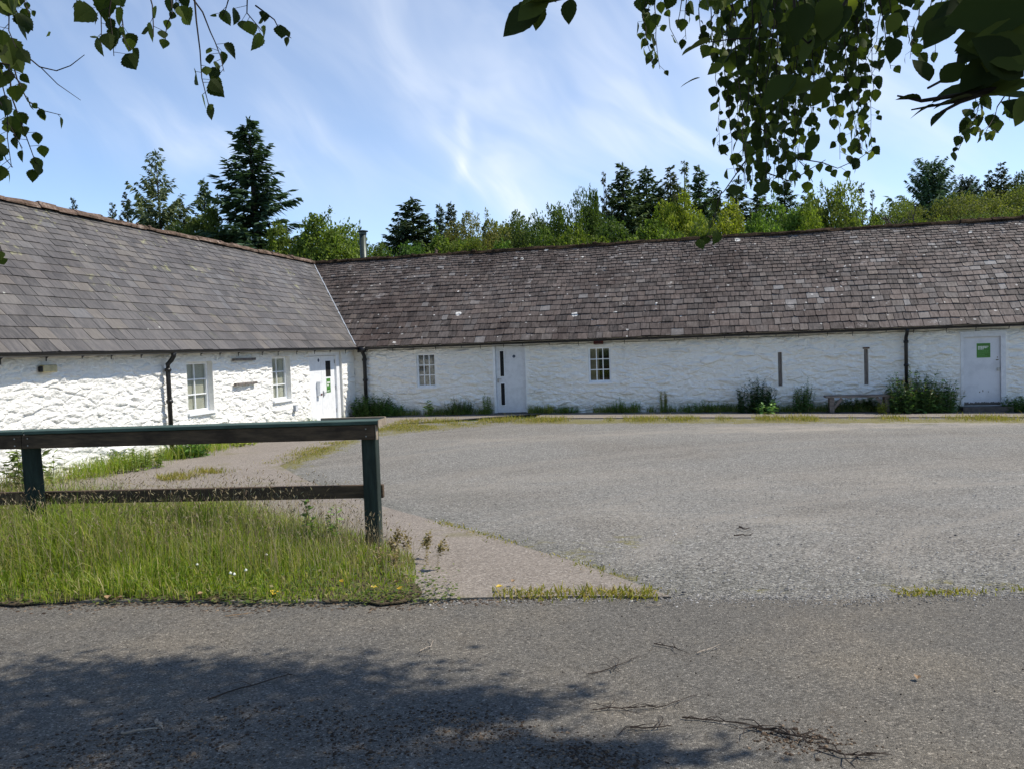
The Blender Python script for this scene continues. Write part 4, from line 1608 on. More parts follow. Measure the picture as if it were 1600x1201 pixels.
# low clover and plantain leaves at the road edge of the verge
mb = MB()
r = random.Random(91)
for _ in range(4200):
    x = r.uniform(-5.2, -.40)
    k = abs(r.gauss(0, .22))
    y = road_edge(x) - .06 + k
    if noise.noise(Vector((x * 2.2, y * 2.2, 4))) + r.uniform(-.5, .5) < -.12:
        continue
    z = ground_z(x, y) + .02 + r.uniform(.005, .03 + .12 * min(1, k / .3))
    a = r.uniform(0, 6.28)
    d = Vector((math.cos(a), math.sin(a), r.uniform(-.3, .5))).normalized()
    s_ = d.cross(Vector((r.gauss(0, .3), r.gauss(0, .3), 1))).normalized()
    L = r.uniform(.014, .034)
    mb.add([(x, y, z), Vector((x, y, z)) + d * L * .5 + s_ * L * .4, Vector((x, y, z)) + d * L, Vector((x, y, z)) + d * L * .5 - s_ * L * .4], [(0, 1, 2, 3)])
tag(mb.build('verge_clover', MAT['strip_green']), 'low clover leaves along the road edge of the long grass', 'clover', None, 'stuff')


def along(pts, n_, spread, seed):
    r = random.Random(seed)
    L = [0]
    for a, b in zip(pts[:-1], pts[1:]):
        L.append(L[-1] + (Vector(b) - Vector(a)).length)
    out = []
    while len(out) < n_:
        t = r.uniform(0, L[-1])
        i = max(k for k in range(len(pts) - 1) if L[k] <= t)
        a, b = Vector(pts[i]), Vector(pts[i + 1])
        p = a.lerp(b, (t - L[i]) / max(1e-6, L[i + 1] - L[i]))
        nn = Vector((-(b - a).y, (b - a).x)).normalized()
        if noise.noise(Vector((p.x * 1.3, p.y * 1.3, seed))) * 1.4 + noise.noise(Vector((p.x * 4.1, p.y * 4.1, seed))) * .7 + r.uniform(-.35, .45) < 0:
            continue
        p = p + nn * r.gauss(0, spread)
        out.append((p.x, p.y, ground_z(p.x, p.y) + .02))
    return np.array(out)


A = uv2w(-8.5, 21.8), uv2w(-6.4, 21.7), uv2w(-4.4, 21.75), uv2w(-1, 21.85), uv2w(3, 21.95), uv2w(9, 22.0), uv2w(14, 22.0)
P = along([(p.x, p.y) for p in A], 13000, .34, 11)
P2_ = along(APRON, 2600, .22, 12)
q = [on_ground(640 + i * 40, 930 - .02 * i) for i in range(11)]
q = [(x, road_edge(x) + .05) for x in np.arange(-.52, 0.98, .2)]
P3 = along(q, 800, .06, 13)
q = [(x, road_edge(x) + .06) for x in np.arange(2.35, 3.6, .2)]
P4 = along(q, 500, .04, 14)
P5 = along(PATH_EDGE[:4], 350, .05, 15)
pc = [on_ground(x, y) for x, y in ((250, 752), (290, 748), (335, 738))]
P6 = along([(p.x, p.y) for p in pc], 900, .18, 16)
qa, qb = on_ground(595, 672), on_ground(740, 660)
P7 = along([(qa.x, qa.y), (qb.x, qb.y)], 2600, .55, 17)
P = np.concatenate([P, P2_, P3, P4, P5, P6, P7])
hh = rng.uniform(.025, .075, len(P)) * np.concatenate([np.full(13000, 1.5) * rng.uniform(.5, 1.7, 13000), np.full(2600, 1.0), np.full(800, .75) * rng.uniform(.3, 1.5, 800), np.full(500, .5) * rng.uniform(.3, 1.4, 500), np.full(350, .5), np.full(900, 1.9), np.full(2600, .9)])
me, _, _ = blades('yard_edge_grass', P, hh, rng.uniform(.003, .007, len(P)), .7, MAT['strip_grass'], 8)
tag(link('yard_edge_grass', me), 'short yellow green grass and moss along the yard edges', 'grass', None, 'stuff')

# grass along the foot of the near wing
wl = [uv2w(-L_W + .28, v) for v in (8, 11, 13.5, 15.5, 18, 20.6)]
P = along([(p.x, p.y) for p in wl], 6500, .22, 21)
uvs = np.array([w2uv(p[0], p[1]) for p in P])
hh = rng.uniform(.10, .40, len(P)) * np.interp(uvs[:, 1], [8, 13, 17, 20.6], [1.0, 1.1, .8, .35])
keep = uvs[:, 0] > -L_W + .03
P, hh = P[keep], hh[keep]
me, _, _ = blades('wall_grass', P, hh, rng.uniform(.003, .006, len(P)), .45, MAT['grass'], 22)
tag(link('wall_grass', me), 'rough grass along the foot of the near wing wall', 'grass', None, 'stuff')
wl = [uv2w(u, D_W - .18) for u in (-9.5, -6.4, -4.9, -1, 3, 6.6)]
P = along([(p.x, p.y) for p in wl], 7500, .12, 31)
uvs = np.array([w2uv(p[0], p[1]) for p in P])
keep = (uvs[:, 1] < D_W - .02) & ~((uvs[:, 0] > -6.25) & (uvs[:, 0] < -5.05))
P = P[keep]
P[:, 2] += .03
hh = rng.uniform(.06, .26, len(P))
me, _, _ = blades('wall_foot_grass', P, hh, rng.uniform(.004, .008, len(P)), .5, MAT['strip_green'], 32)
tag(link('wall_foot_grass', me), 'dark rough grass along the foot of the far wall', 'grass', None, 'stuff')


# leafy weeds -------------------------------------------------------------
def leaf_quad(mb, p, d, up, L, W, mi=0):
    d = d.normalized()
    s = d.cross(up)
    if s.length < 1e-3:
        s = d.cross(Vector((1, 0, 0)))
    s.normalize()
    nrm = s.cross(d)
    mb.add([p, p + d * L * .45 + s * W * .5 + nrm * W * .12, p + d * L, p + d * L * .45 - s * W * .5 + nrm * W * .12], ((0, 1, 2), (0, 2, 3)), mi)


def weed(name, label, cat, loc, height, radius, stems, leaf, seed, color, seedy=0.0, group=None, upright=.75, flat=1.0, rad_=.006):
    stems = int(stems * 1.25)
    r = random.Random(seed)
    root = thing(name, label, cat, loc, 0, group)
    lm, sm = MB(), MB()
    for i in range(stems):
        a = r.uniform(0, 2 * math.pi)
        rad = radius * math.sqrt(r.random())
        b = Vector((rad * math.cos(a), rad * math.sin(a) * flat, 0))
        h = height * 1.15 * r.uniform(.5, 1.0) * (1 - .35 * rad / max(radius, .01))
        tipv = b + Vector((math.cos(a) * h * (1 - upright) * r.uniform(.2, 1.3), math.sin(a) * flat * h * (1 - upright) * r.uniform(.2, 1.3), h))
        midv = b.lerp(tipv, .5) + Vector((r.uniform(-.03, .03), r.uniform(-.03, .03), h * .04))
        sm.tube([b, midv, tipv], [rad_, rad_ * .8, rad_ * .3], 4, 0, False)
        k = int(h / (leaf * .28)) + 3
        for j in range(k):
            t = (j + r.random()) / k
            p = b.lerp(midv, t * 2) if t < .5 else midv.lerp(tipv, t * 2 - 1)
            if seedy and t > .62 and r.random() < seedy:
                for _ in range(5):
                    q = p + Vector((r.gauss(0, .018), r.gauss(0, .018), r.gauss(0, .02)))
                    leaf_quad(lm, q, Vector((r.gauss(0, 1), r.gauss(0, 1), r.random())), Vector((0, 0, 1)), .03, .02, 1)
                continue
            aa = r.uniform(0, 2 * math.pi)
            d = Vector((math.cos(aa), math.sin(aa), r.uniform(-.5, .7)))
            ll = leaf * r.uniform(.75, 1.5) * (1.15 - .55 * t)
            leaf_quad(lm, p, d, Vector((r.gauss(0, .4), r.gauss(0, .4), 1)), ll, ll * r.uniform(.38, .55))
    o = lm.build('leaves', [MAT['weed'], MAT['weed_seed']], root)
    o.color = (*[min(1, 1.35 * q) for q in color], 1)
    o2 = sm.build('stems', MAT['weed'], root)
    o2.color = (color[0] * 1.2, color[1], color[2], 1)
    return root


def far_spot(x, y, off=.25):
    u, z = on_right(x, y, D_W - off)
    p = uv2w(u, D_W - off)
    return (p.x, p.y, ground_z(p.x, p.y) + .045)


DG, MG, LG, YG = (.050, .095, .028), (.085, .140, .034), (.14, .20, .055), (.22, .24, .05)
G_ = 'weeds along the foot of the far wall'
weed('climbing_weed', 'dense dark ivy and nettle mound in the corner under the corner downpipe', 'weeds', far_spot(583, 645, .35), .72, .62, 90, .10, 1, DG, 0, G_, .7, .45)
weed('leafy_weed', 'low ivy spreading right of the corner mound', 'weeds', far_spot(612, 645, .3), .40, .35, 40, .09, 2, (0.061, 0.131, 0.035), 0, G_, .6, .5)
weed('broadleaf_weed', 'single tall plant with pale broad leaves under the nine pane window nearest the corner', 'plant', far_spot(671, 645, .35), .62, .06, 4, .19, 3, LG, 0, G_, .85)
weed('leafy_weed', 'fine leaved dark weed clump left of the narrow slotted door', 'weeds', far_spot(718, 645, .22), .52, .42, 55, .055, 4, (0.070, 0.114, 0.035), .1, G_, .75, .35)
weed('tall_weed', 'tall thin weed standing at the left jamb of the slotted door', 'weeds', far_spot(762, 645, .22), .74, .13, 12, .07, 5, (0.105, 0.158, 0.044), .15, G_, .9)
weed('leafy_weed', 'small yellowish weed to the right of the slotted door', 'weeds', far_spot(858, 645, .3), .30, .12, 10, .07, 6, YG, 0, G_)
weed('leafy_weed', 'low leafy weeds left of the window under the red alarm box', 'weeds', far_spot(888, 645, .2), .22, .3, 26, .06, 7, MG, 0, G_, .6, .4)
weed('leafy_weed', 'feathery weed tuft just right of the window under the alarm box', 'weeds', far_spot(967, 645, .2), .42, .16, 22, .05, 8, (0.096, 0.166, 0.035), 0, G_, .85, .5)
weed('leafy_weed', 'second feathery weed tuft further right of the alarm box window', 'weeds', far_spot(993, 645, .2), .40, .14, 18, .05, 9, (0.096, 0.166, 0.035), 0, G_, .85, .5)
weed('tall_weed', 'tall slim seeding weed midway along the blank far wall', 'weeds', far_spot(1036, 645, .2), .68, .10, 14, .05, 10, (0.123, 0.175, 0.052), .35, G_, .92)
weed('leafy_weed', 'long low bank of fine green weeds left of the nettle clump', 'weeds', far_spot(1105, 645, .2), .32, .75, 70, .06, 11, MG, 0, G_, .8, .15)
weed('nettle', 'large dark nettle clump below the upright board left of the bench', 'weeds', far_spot(1183, 645, .32), .95, .50, 60, .085, 12, (.024, .055, .02), .06, G_, .85, .4)
weed('broadleaf_weed', 'pale broad leaved plant in front of the nettle clump', 'plant', far_spot(1200, 648, .62), .36, .2, 14, .13, 13, (0.175, 0.280, 0.096), 0, G_, .6)
weed('nettle', 'dark seeding nettle stems at the left end of the bench', 'weeds', far_spot(1256, 645, .3), .92, .30, 32, .08, 14, (0.052, 0.105, 0.035), .25, G_, .9, .5)
weed('leafy_weed', 'shady weeds growing under and behind the bench', 'weeds', far_spot(1335, 645, .15), .42, .75, 80, .07, 15, (0.052, 0.096, 0.032), 0, G_, .8, .15)
weed('leafy_weed', 'yellow grassy weed at the right leg of the bench', 'weeds', far_spot(1378, 645, .6), .42, .12, 18, .06, 16, YG, 0, G_, .9)
weed('buddleia_bush', 'big bushy seeding plant around the foot of the downpipe beside the battered door', 'bush', far_spot(1432, 645, .45), 1.15, .72, 95, .12, 17, (0.061, 0.108, 0.038), .32, G_, .72, .5)
weed('leafy_weed', 'shorter leafy growth in front of the big seeding bush', 'weeds', far_spot(1478, 646, .45), .85, .34, 34, .11, 18, (0.070, 0.123, 0.044), .3, G_, .7, .5)
weed('leafy_weed', 'dark low weed to the right of the battered door', 'weeds', far_spot(1590, 642, .3), .46, .36, 44, .09, 19, DG, 0, G_, .6, .5)


def near_spot(v, off):
    p = uv2w(-L_W + off, v)
    return (p.x, p.y, ground_z(p.x, p.y) + .02)


GN = 'weeds along the foot of the near wing'
weed('hedge_shoot', 'tall leafy shoots against the near wing wall at the left end of the fence', 'plant', near_spot(10.35, .7), 1.0, .34, 12, .16, 41, (.09, .12, .03), 0, GN, .85)
weed('leafy_weed', 'round green weed clump right of the near wing downpipe', 'weeds', near_spot(14.7, .5), .42, .34, 46, .09, 42, (.06, .12, .025), 0, GN, .65)
weed('leafy_weed', 'yellow flowering low weeds under the left window of the near wing', 'weeds', near_spot(16.6, .35), .26, .5, 40, .07, 43, YG, 0, GN, .65)
weed('leafy_weed', 'low pale weeds at the foot of the double door', 'weeds', near_spot(20.9, .2), .26, .3, 22, .06, 44, LG, 0, GN, .7)
weed('leafy_weed', 'straggling weeds left of the near wing downpipe', 'weeds', near_spot(13.0, .45), .42, .55, 40, .08, 45, (.10, .14, .03), 0, GN, .75)
p = on_ground(490, 850)
weed('dock_plant', 'broad leaved dock standing in the long grass close to the right fence post', 'plant', (-1.65, 6.75, -.0), .50, .14, 5, .10, 46, (.14, .22, .05), .1, None, .85)
weed('sorrel', 'dry red brown sorrel stems right of the fence post', 'plant', (-.72, 6.0, .0), .30, .30, 7, .016, 47, (.22, .17, .08), .95, None, .7, 1.0, .0013)

# flowers and litter -------------------------------------------------------
for i, (x, y) in enumerate(((268, 893), (310, 905), (362, 920), (368, 922), (386, 915), (418, 888))):
    g = on_ground(x, y + 12)
    m = MB()
    m.tube([(0, 0, 0), (.004, 0, .07)], [.0015, .0012], 5)
    for k in range(3):
        ring = []
        for j in range(9):
            a = j / 9 * 2 * math.pi
            ring.append((.010 * (.6, 1, .5)[k] * math.cos(a), .010 * (.6, 1, .5)[k] * math.sin(a), .068 + .008 * k))
        if k:
            o_ = len(m.v) - 9
            m.add(ring, [])
            m.f += [(o_ + j, o_ + (j + 1) % 9, o_ + 9 + (j + 1) % 9, o_ + 9 + j) for j in range(9)]
            m.m += [1] * 9
        else:
            m.add(ring, [tuple(range(9))], 1)
    m.add([(0, 0, .088)] + [v for v in m.v[-9:]], [(0, 1 + j, 1 + (j + 1) % 9) for j in range(9)], 1)
    o = m.build('clover_flower', [MAT['grass'], MAT['petal_white']])
    o.location = (g.x, g.y, g.z + .09)
    tag(o, 'white clover flower head at the roadside edge of the long grass', 'flower', 'white clover in the verge')

LEAF_OUT = [(0, 0), (.18, .26), (.42, .40), (.7, .30), (1.0, 0)]


def ground_leaf(x, y, L, mt, lab, seed):
    r = random.Random(seed)
    g = on_ground(x, y)
    m = MB()
    pts_ = [(a * L, b * L, .012 + .02 * abs(b)) for a, b in LEAF_OUT] + [(a * L, -b * L, .012 + .025 * abs(b)) for a, b in LEAF_OUT[-2:0:-1]]
    k = len(pts_)
    m.add(pts_ + [(L * .5, 0, .006)], [(i, (i + 1) % k, k) for i in range(k)])
    o = m.build('fallen_leaf', mt)
    o.location = (g.x, g.y, g.z + (.05 if x < 1000 else .015))
    o.rotation_euler = (r.uniform(-.3, .3), r.uniform(-.2, .2), r.uniform(0, 6.3))
    return tag(o, lab, 'leaf', 'fallen leaves by the verge')


ground_leaf(430, 935, .075, MAT['yellow_leaf'], 'largest yellow fallen leaf at the grass edge left of the fence post', 1)
ground_leaf(579, 930, .05, MAT['yellow_leaf'], 'round yellow fallen leaf on the road edge below the fence post', 2)
ground_leaf(629, 934, .055, MAT['yellow_leaf'], 'yellow fallen leaf furthest right on the road by the grass end', 3)
ground_leaf(537, 922, .04, MAT['yellow_leaf'], 'small bright yellow leaf in the grass just left of the fence post', 4)
ground_leaf(786, 929, .05, MAT['yellow_leaf'], 'greenish yellow leaf lying at the foot of the concrete path', 10)
ground_leaf(171, 943, .06, MAT['brown_leaf'], 'pale brown dead leaf lying furthest left on the road edge', 5)
ground_leaf(192, 946, .05, MAT['brown_leaf'], 'second pale brown dead leaf beside the furthest left one', 6)
ground_leaf(319, 940, .05, MAT['brown_leaf'], 'cream dead leaf on the road edge under the middle of the fence', 7)
ground_leaf(616, 922, .045, MAT['brown_leaf'], 'tan dead leaf at the right end of the long grass', 8)
ground_leaf(800, 922, .04, MAT['brown_leaf'], 'orange brown leaf in the moss at the path edge', 9)
ground_leaf(1434, 1063, .04, MAT['brown_leaf'], 'lone orange leaf out on the bare road at the right', 12)


def twig(pix, rad, lab, mt=MAT['twig_bark'], forks=0, seed=0, name='fallen_twig'):
    r = random.Random(seed)
    ps = [on_ground(*q) for q in pix]
    b = ps[0]
    m = MB()
    loc = [Vector((p.x - b.x, p.y - b.y, p.z - b.z + .012 + rad + r.uniform(0, .008))) for p in ps]
    fine_ = []
    for a, c in zip(loc[:-1], loc[1:]):
        for i in range(4):
            fine_.append(a.lerp(c, i / 4) + Vector((r.gauss(0, .004), r.gauss(0, .004), r.uniform(0, .006))))
    fine_.append(loc[-1])
    m.tube(fine_, [rad * (1 - .65 * i / len(fine_)) for i in range(len(fine_))], 6)
    for _ in range(forks):
        p = r.choice(fine_[1:-1])
        a = r.uniform(0, 6.28)
        L = r.uniform(.04, .14)
        m.tube([p, p + Vector((math.cos(a) * L * .5, math.sin(a) * L * .5, .01)), p + Vector((math.cos(a + .3) * L, math.sin(a + .3) * L, .002))], [rad * .6, rad * .45, rad * .2], 5)
    o = m.build(name, mt)
    o.location = b
    return tag(o, lab, 'twig', 'twigs lying on the road')


twig([(190, 1152), (218, 1149), (246, 1145)], .006, 'pale straight stick lying in the shade at the lower left', MAT['pale_stick'], 0, 1)
twig([(243, 1135), (250, 1140), (255, 1144)], .007, 'short pale stub lying at the right end of the pale stick', MAT['pale_stick'], 0, 2)
twig([(326, 1097), (380, 1080), (440, 1062), (462, 1060)], .004, 'long thin dark twig lying across the tree shadow', MAT['twig_bark'], 2, 3)
twig([(1066, 1127), (1110, 1131), (1160, 1136)], .0042, 'red brown twig near the bottom right of the road', MAT['twig_bark'], 5, 4)
twig([(1170, 1142), (1215, 1152), (1255, 1162), (1300, 1165)], .0055, 'thickest dark forked twig near the bottom edge of the road', MAT['twig_bark'], 12, 5)
twig([(1280, 1175), (1320, 1188), (1362, 1186)], .005, 'dark twig touching the bottom right of the thickest forked twig', MAT['twig_bark'], 8, 6)
twig([(918, 1058), (955, 1050), (998, 1030)], .003, 'curved fine dark twig in the middle of the road', MAT['twig_bark'], 6, 7)
twig([(1089, 1025), (1105, 1022), (1122, 1016)], .004, 'short pale curved twig in the sun right of centre', MAT['pale_stick'], 1, 8)
twig([(1022, 1011), (1042, 1014), (1058, 1017)], .004, 'short dark twig left of the pale curved one', MAT['twig_bark'], 3, 9)
twig([(925, 1115), (980, 1113), (1040, 1110), (1090, 1090)], .003, 'fine rust coloured twig in front of the red brown twig', MAT['twig_bark'], 9, 10)
twig([(1012, 951), (1024, 951), (1035, 949)], .004, 'small cream stick just on the road below the path tip', MAT['pale_stick'], 0, 11)
twig([(985, 1144), (1020, 1145), (1050, 1141)], .004, 'dark twig by the right end of the tree shadow', MAT['twig_bark'], 5, 12)
twig([(656, 1022), (664, 1019), (674, 1014)], .004, 'tiny pale stick above the right part of the tree shadow', MAT['pale_stick'], 1, 13)
twig([(352, 966), (372, 966), (388, 963)], .004, 'small brown twig on the road below the long grass', MAT['brown_leaf'], 2, 14)
twig([(1155, 827), (1165, 830), (1172, 828)], .008, 'dark bark sliver lying out on the gravel', MAT['twig_bark'], 1, 15)
twig([(1148, 840), (1160, 839), (1174, 840)], .007, 'second bark sliver on the gravel just below the first', MAT['twig_bark'], 1, 16)

# grit, dead leaf bits and pebbles nobody could count
def bits(n_, fn, size, seed, squash=.55):
    r = random.Random(seed)
    mb = MB()
    for _ in range(n_):
        x, y = fn(r)
        s = size * r.lognormvariate(0, .33)
        z = ground_z(x, y)
        a0 = r.uniform(0, 6.28)
        ring = [Vector((math.cos(a0 + k * 1.256) * s * r.uniform(.7, 1.2), math.sin(a0 + k * 1.256) * s * r.uniform(.6, 1.1), 0)) for k in range(5)]
        c = Vector((x, y, z + .012))
        up = Vector((r.uniform(-.2, .2) * s, r.uniform(-.2, .2) * s, s * squash))
        mb.add([c + v for v in ring] + [c + v * .55 + up for v in ring],
               [(k, (k + 1) % 5, 5 + (k + 1) % 5, 5 + k) for k in range(5)] + [(5, 6, 7, 8, 9)])
    return mb


def rnd_road(r):
    y = 2.2 + 3.0 * r.random() ** 1.4
    return r.uniform(-.9, .9) * y * .8, min(y, 5.1)


def rnd_litter(r):
    k = r.choice(((180, 1160, .5), (380, 1130, .45), (550, 1140, .4), (700, 1130, .35), (880, 1180, .3), (1250, 1160, .25), (120, 1190, .5), (600, 1180, .45), (760, 1150, .3), (950, 1195, .25), (300, 1185, .5)))
    p = on_ground(k[0], k[1])
    return p.x + r.gauss(0, k[2] * .38), min(p.y + r.gauss(0, k[2] * .26), 5.1)


def rnd_gravel(r):
    while True:
        y = 5.0 + 7 * r.random() ** 1.8
        x = r.uniform(-1.0, .75 * y)
        if inside(yard, x, y) and not inside(path_poly, x, y):
            return x, y


tag(bits(2600, rnd_road, .0028, 1).build('road_grit', MAT['grit']), 'dark grit and crumbs scattered over the road', 'grit', None, 'stuff')
tag(bits(3600, rnd_litter, .0050, 2, .4).build('leaf_litter', MAT['dead_leaf']), 'brown leaf crumbs gathered in patches on the road', 'litter', None, 'stuff')
tag(bits(9000, rnd_gravel, .0055, 3, .5).build('loose_gravel', MAT['pebble']), 'loose grey chippings lying on the gravel yard', 'gravel', None, 'stuff')


def rnd_margin(r):
    x = r.uniform(-.6, 4.2)
    return x, road_edge(x) + r.gauss(.0, .06) - .10 * max(0, noise.noise(Vector((x * 2.7, 6, 0))))


tag(bits(2600, rnd_margin, .005, 6, .5).build('spilled_gravel', MAT['pebble']), 'chippings spilled over the margin of the road', 'gravel', None, 'stuff')


def rnd_edge(r):
    x = r.uniform(-5, .2)
    return x, road_edge(x) + r.gauss(.02, .07) - .02 - .12 * max(0, noise.noise(Vector((x * 1.9, 3, 0))))


tag(bits(2000, rnd_edge, .008, 4, .25).build('verge_litter', MAT['dead_leaf']), 'dead brown leaves along the road edge of the verge', 'litter', None, 'stuff')


# ------------------------------------------------------------------ trees behind
def card(mb, c, d, s, L, W):
    """a slim diamond of foliage: root c, direction d, side s"""
    mb.add([c, c + d * L * .5 + s * W * .5, c + d * L, c + d * L * .5 - s * W * .5], [(0, 1, 2, 3)])


def conifer_mesh(seed, ratio, dense=1.0, droop=0.3, power=.85, sparse_top=0.0, kink=0.0):
    """unit-height spruce"""
    r = random.Random(seed)
    mb = MB()
    whorls = int(34 * dense)
    for i in range(whorls):
        t = .10 + .90 * (i / whorls) ** .92
        Lmax = ratio * (1 - t) ** power + .012
        Lmax *= 1 + kink * math.sin(t * 17 + seed)
        k = max(4, int(9 * (1 - t * .45)))
        a0 = r.uniform(0, 6.28)
        for j in range(k):
            if r.random() < sparse_top * t:
                continue
            a = a0 + j * 6.283 / k + r.uniform(-.25, .25)
            L = Lmax * r.uniform(.55, 1.2)
            z = t + r.uniform(-.026, .026)
            rise = (.55 * t - droop * (1 - t)) * L
            dh = Vector((math.cos(a), math.sin(a), 0))
            side = Vector((-math.sin(a), math.cos(a), 0))
            ns = max(6, int(L * 165 * dense))
            for q in range(ns):
                f = (q + .6) / ns
                p = Vector((0, 0, z)) + dh * L * f + Vector((0, 0, rise * f + .10 * L * f * f))
                sp = (.024 + .30 * L * (1 - f * .7))
                for sg in (-1, 1):
                    dd = (dh * r.uniform(.5, 1.1) + side * sg * r.uniform(.35, 1.0) + Vector((0, 0, r.uniform(-.75, .15)))).normalized()
                    sd_ = dd.cross(Vector((r.gauss(0, .6), r.gauss(0, .6), 1))).normalized()
                    card(mb, p, dd, sd_, sp * r.uniform(.7, 1.2), .0115 * r.uniform(.7, 1.4))
            dd = (dh + Vector((0, 0, .15))).normalized()
            card(mb, Vector((0, 0, z)) + dh * L * .8 + Vector((0, 0, rise * .8)), dd, side, L * .25 + .015, .012)
    for _ in range(14):
        a = r.uniform(0, 6.28)
        card(mb, Vector((0, 0, .97 + r.uniform(0, .03))), Vector((math.cos(a) * .5, math.sin(a) * .5, 1)).normalized(), Vector((-math.sin(a), math.cos(a), 0)), .02, .006)
    return mb


def broad_mesh(seed, lobes, leaves, leaf, sparse=0.0, shoots=8, tall=1.0):
    """unit-height broadleaf crown standing on z = 0 .. 1"""
    r = random.Random(seed)
    mb = MB()
    L = []
    for i in range(lobes):
        a = r.uniform(0, 6.28)
        z = r.uniform(.30, .82)
        env = math.sqrt(max(0.05, 1 - ((z - .48) / .56) ** 2)) * .46
        rad = env * math.sqrt(r.random()) * .85
        rr = r.uniform(.11, .18)
        L.append((Vector((rad * math.cos(a), rad * math.sin(a), z)), rr))
    L.append((Vector((r.uniform(-.05, .05), r.uniform(-.05, .05), .88)), .11))
    L.append((Vector((0, 0, .5)), .30))
    L.append((Vector((0, 0, .68)), .22))
    per = leaves // len(L)
    for c, rr in L:
        sub = [Vector((r.gauss(0, 1), r.gauss(0, 1), r.gauss(.25, 1))).normalized() for _ in range(12)]
        for _ in range(per):
            if r.random() < .72:
                d = (r.choice(sub) + Vector((r.gauss(0, .28), r.gauss(0, .28), r.gauss(0, .28)))).normalized()
                k = r.uniform(.7, 1.12)
            else:
                d = Vector((r.gauss(0, 1), r.gauss(0, 1), r.gauss(0, 1))).normalized()
                k = r.uniform(.3, 1.0)
            p = c + Vector((d.x * rr * k, d.y * rr * k, d.z * rr * k * .85))
            dd = (d * .5 + Vector((r.gauss(0, .7), r.gauss(0, .7), r.gauss(-.15, .6)))).normalized()
            s = dd.cross(Vector((r.gauss(0, .8), r.gauss(0, .8), 1))).normalized()
            l = leaf * r.uniform(.6, 1.35)
            card(mb, p, dd, s, l, l * r.uniform(.55, .85))
    for _ in range(shoots):                                # shoots standing out of the crown
        c, rr = r.choice([q for q in L if q[0].z > .55])
        a = r.uniform(0, 6.28)
        d = Vector((math.cos(a) * .45, math.sin(a) * .45, 1)).normalized()
        for q in range(60):
            k_ = r.random() ** .7
            p = c + d * (rr * .8 + k_ * .10) + Vector((r.gauss(0, .020 * (1.2 - k_)), r.gauss(0, .020 * (1.2 - k_)), r.gauss(0, .01)))
            dd = Vector((r.gauss(0, 1), r.gauss(0, 1), r.gauss(.3, .6))).normalized()
            card(mb, p, dd, dd.cross(Vector((.1, .2, 1))).normalized(), leaf, leaf * .7)
    return mb, L


def trunk_mesh(seed, L=None, r0=.022):
    r = random.Random(seed)
    m = MB()
    top_ = .95 if L is None else .7
    m.tube([(0, 0, -.03), (.006, .004, .3), (-.005, .008, .55), (0, 0, top_)], [r0, r0 * .8, r0 * .55, r0 * .12], 8)
    if L:
        for c, rr in L[::2]:
            z0 = r.uniform(.18, .5)
            m.tube([(0, 0, z0), c * .5 + Vector((0, 0, z0 * .5 + .02)), c], [r0 * .5, r0 * .3, r0 * .08], 5)
    return m


def proto(crown_mb, trunk_mb, crown_mat, name):
    c = crown_mb.build('crown', crown_mat)
    t = trunk_mb.build('trunk', MAT['bark'])
    COL.objects.unlink(c)
    COL.objects.unlink(t)
    return c, t


PC = {}
PC['spruce_a'] = proto(conifer_mesh(1, .235, 1.15, .30), trunk_mesh(1), MAT['needle'], 'a')
PC['spruce_b'] = proto(conifer_mesh(2, .30, .85, .10, .55, .30, .30), trunk_mesh(2), MAT['needle'], 'b')
PC['spruce_c'] = proto(conifer_mesh(3, .27, 1.0, .25, .8), trunk_mesh(3), MAT['needle'], 'c')
PC['spruce_thin'] = proto(conifer_mesh(4, .13, .9, .2, .75, .45), trunk_mesh(4), MAT['needle'], 'd')
PC['cypress'] = proto(conifer_mesh(5, .46, 1.15, -.35, .55, 0, .12), trunk_mesh(5), MAT['needle'], 'e')
for k, (sd_, lo, lv, lf, sh) in dict(broad_a=(11, 32, 28000, .023, 3), broad_b=(12, 36, 28000, .021, 9), broad_c=(13, 30, 26000, .023, 2),
                                     birch_like=(14, 40, 34000, .018, 2), olive_round=(15, 26, 26000, .0165, 0)).items():
    cm, LL = broad_mesh(sd_, lo, lv, lf, 0, sh)
    PC[k] = proto(cm, trunk_mesh(sd_, LL), MAT['broadleaf'], k)
WR = {'spruce_a': .50, 'spruce_b': .56, 'spruce_c': .56, 'spruce_thin': .28, 'cypress': .88,
      'broad_a': .95, 'broad_b': .95, 'broad_c': .95, 'birch_like': .95, 'olive_round': .95}


def tree(x, ytop, wpx, depth, kind, color, name, label, cat, group, seed=0, minh=None):
    r = random.Random(seed * 31 + int(x) + int(ytop))
    tp = at(x, ytop, depth)
    gz = ground_z(tp.x, tp.y)
    h = tp.z - gz
    sw = (wpx / F_PX * depth) / WR[kind] * (1.75 if kind in ('spruce_a', 'spruce_c') else 1.2)
    root = thing(name, label, cat, (tp.x, tp.y, gz - .05), r.uniform(0, 6.28), group)
    c0, t0 = PC[kind]
    for o0 in (c0, t0):
        o = o0.copy()
        COL.objects.link(o)
        o.parent = root
        o.scale = (sw, sw, h)
        o.color = (*[v * r.uniform(.9, 1.1) for v in color], 1) if o0 is c0 else (1, 1, 1, 1)
    return root


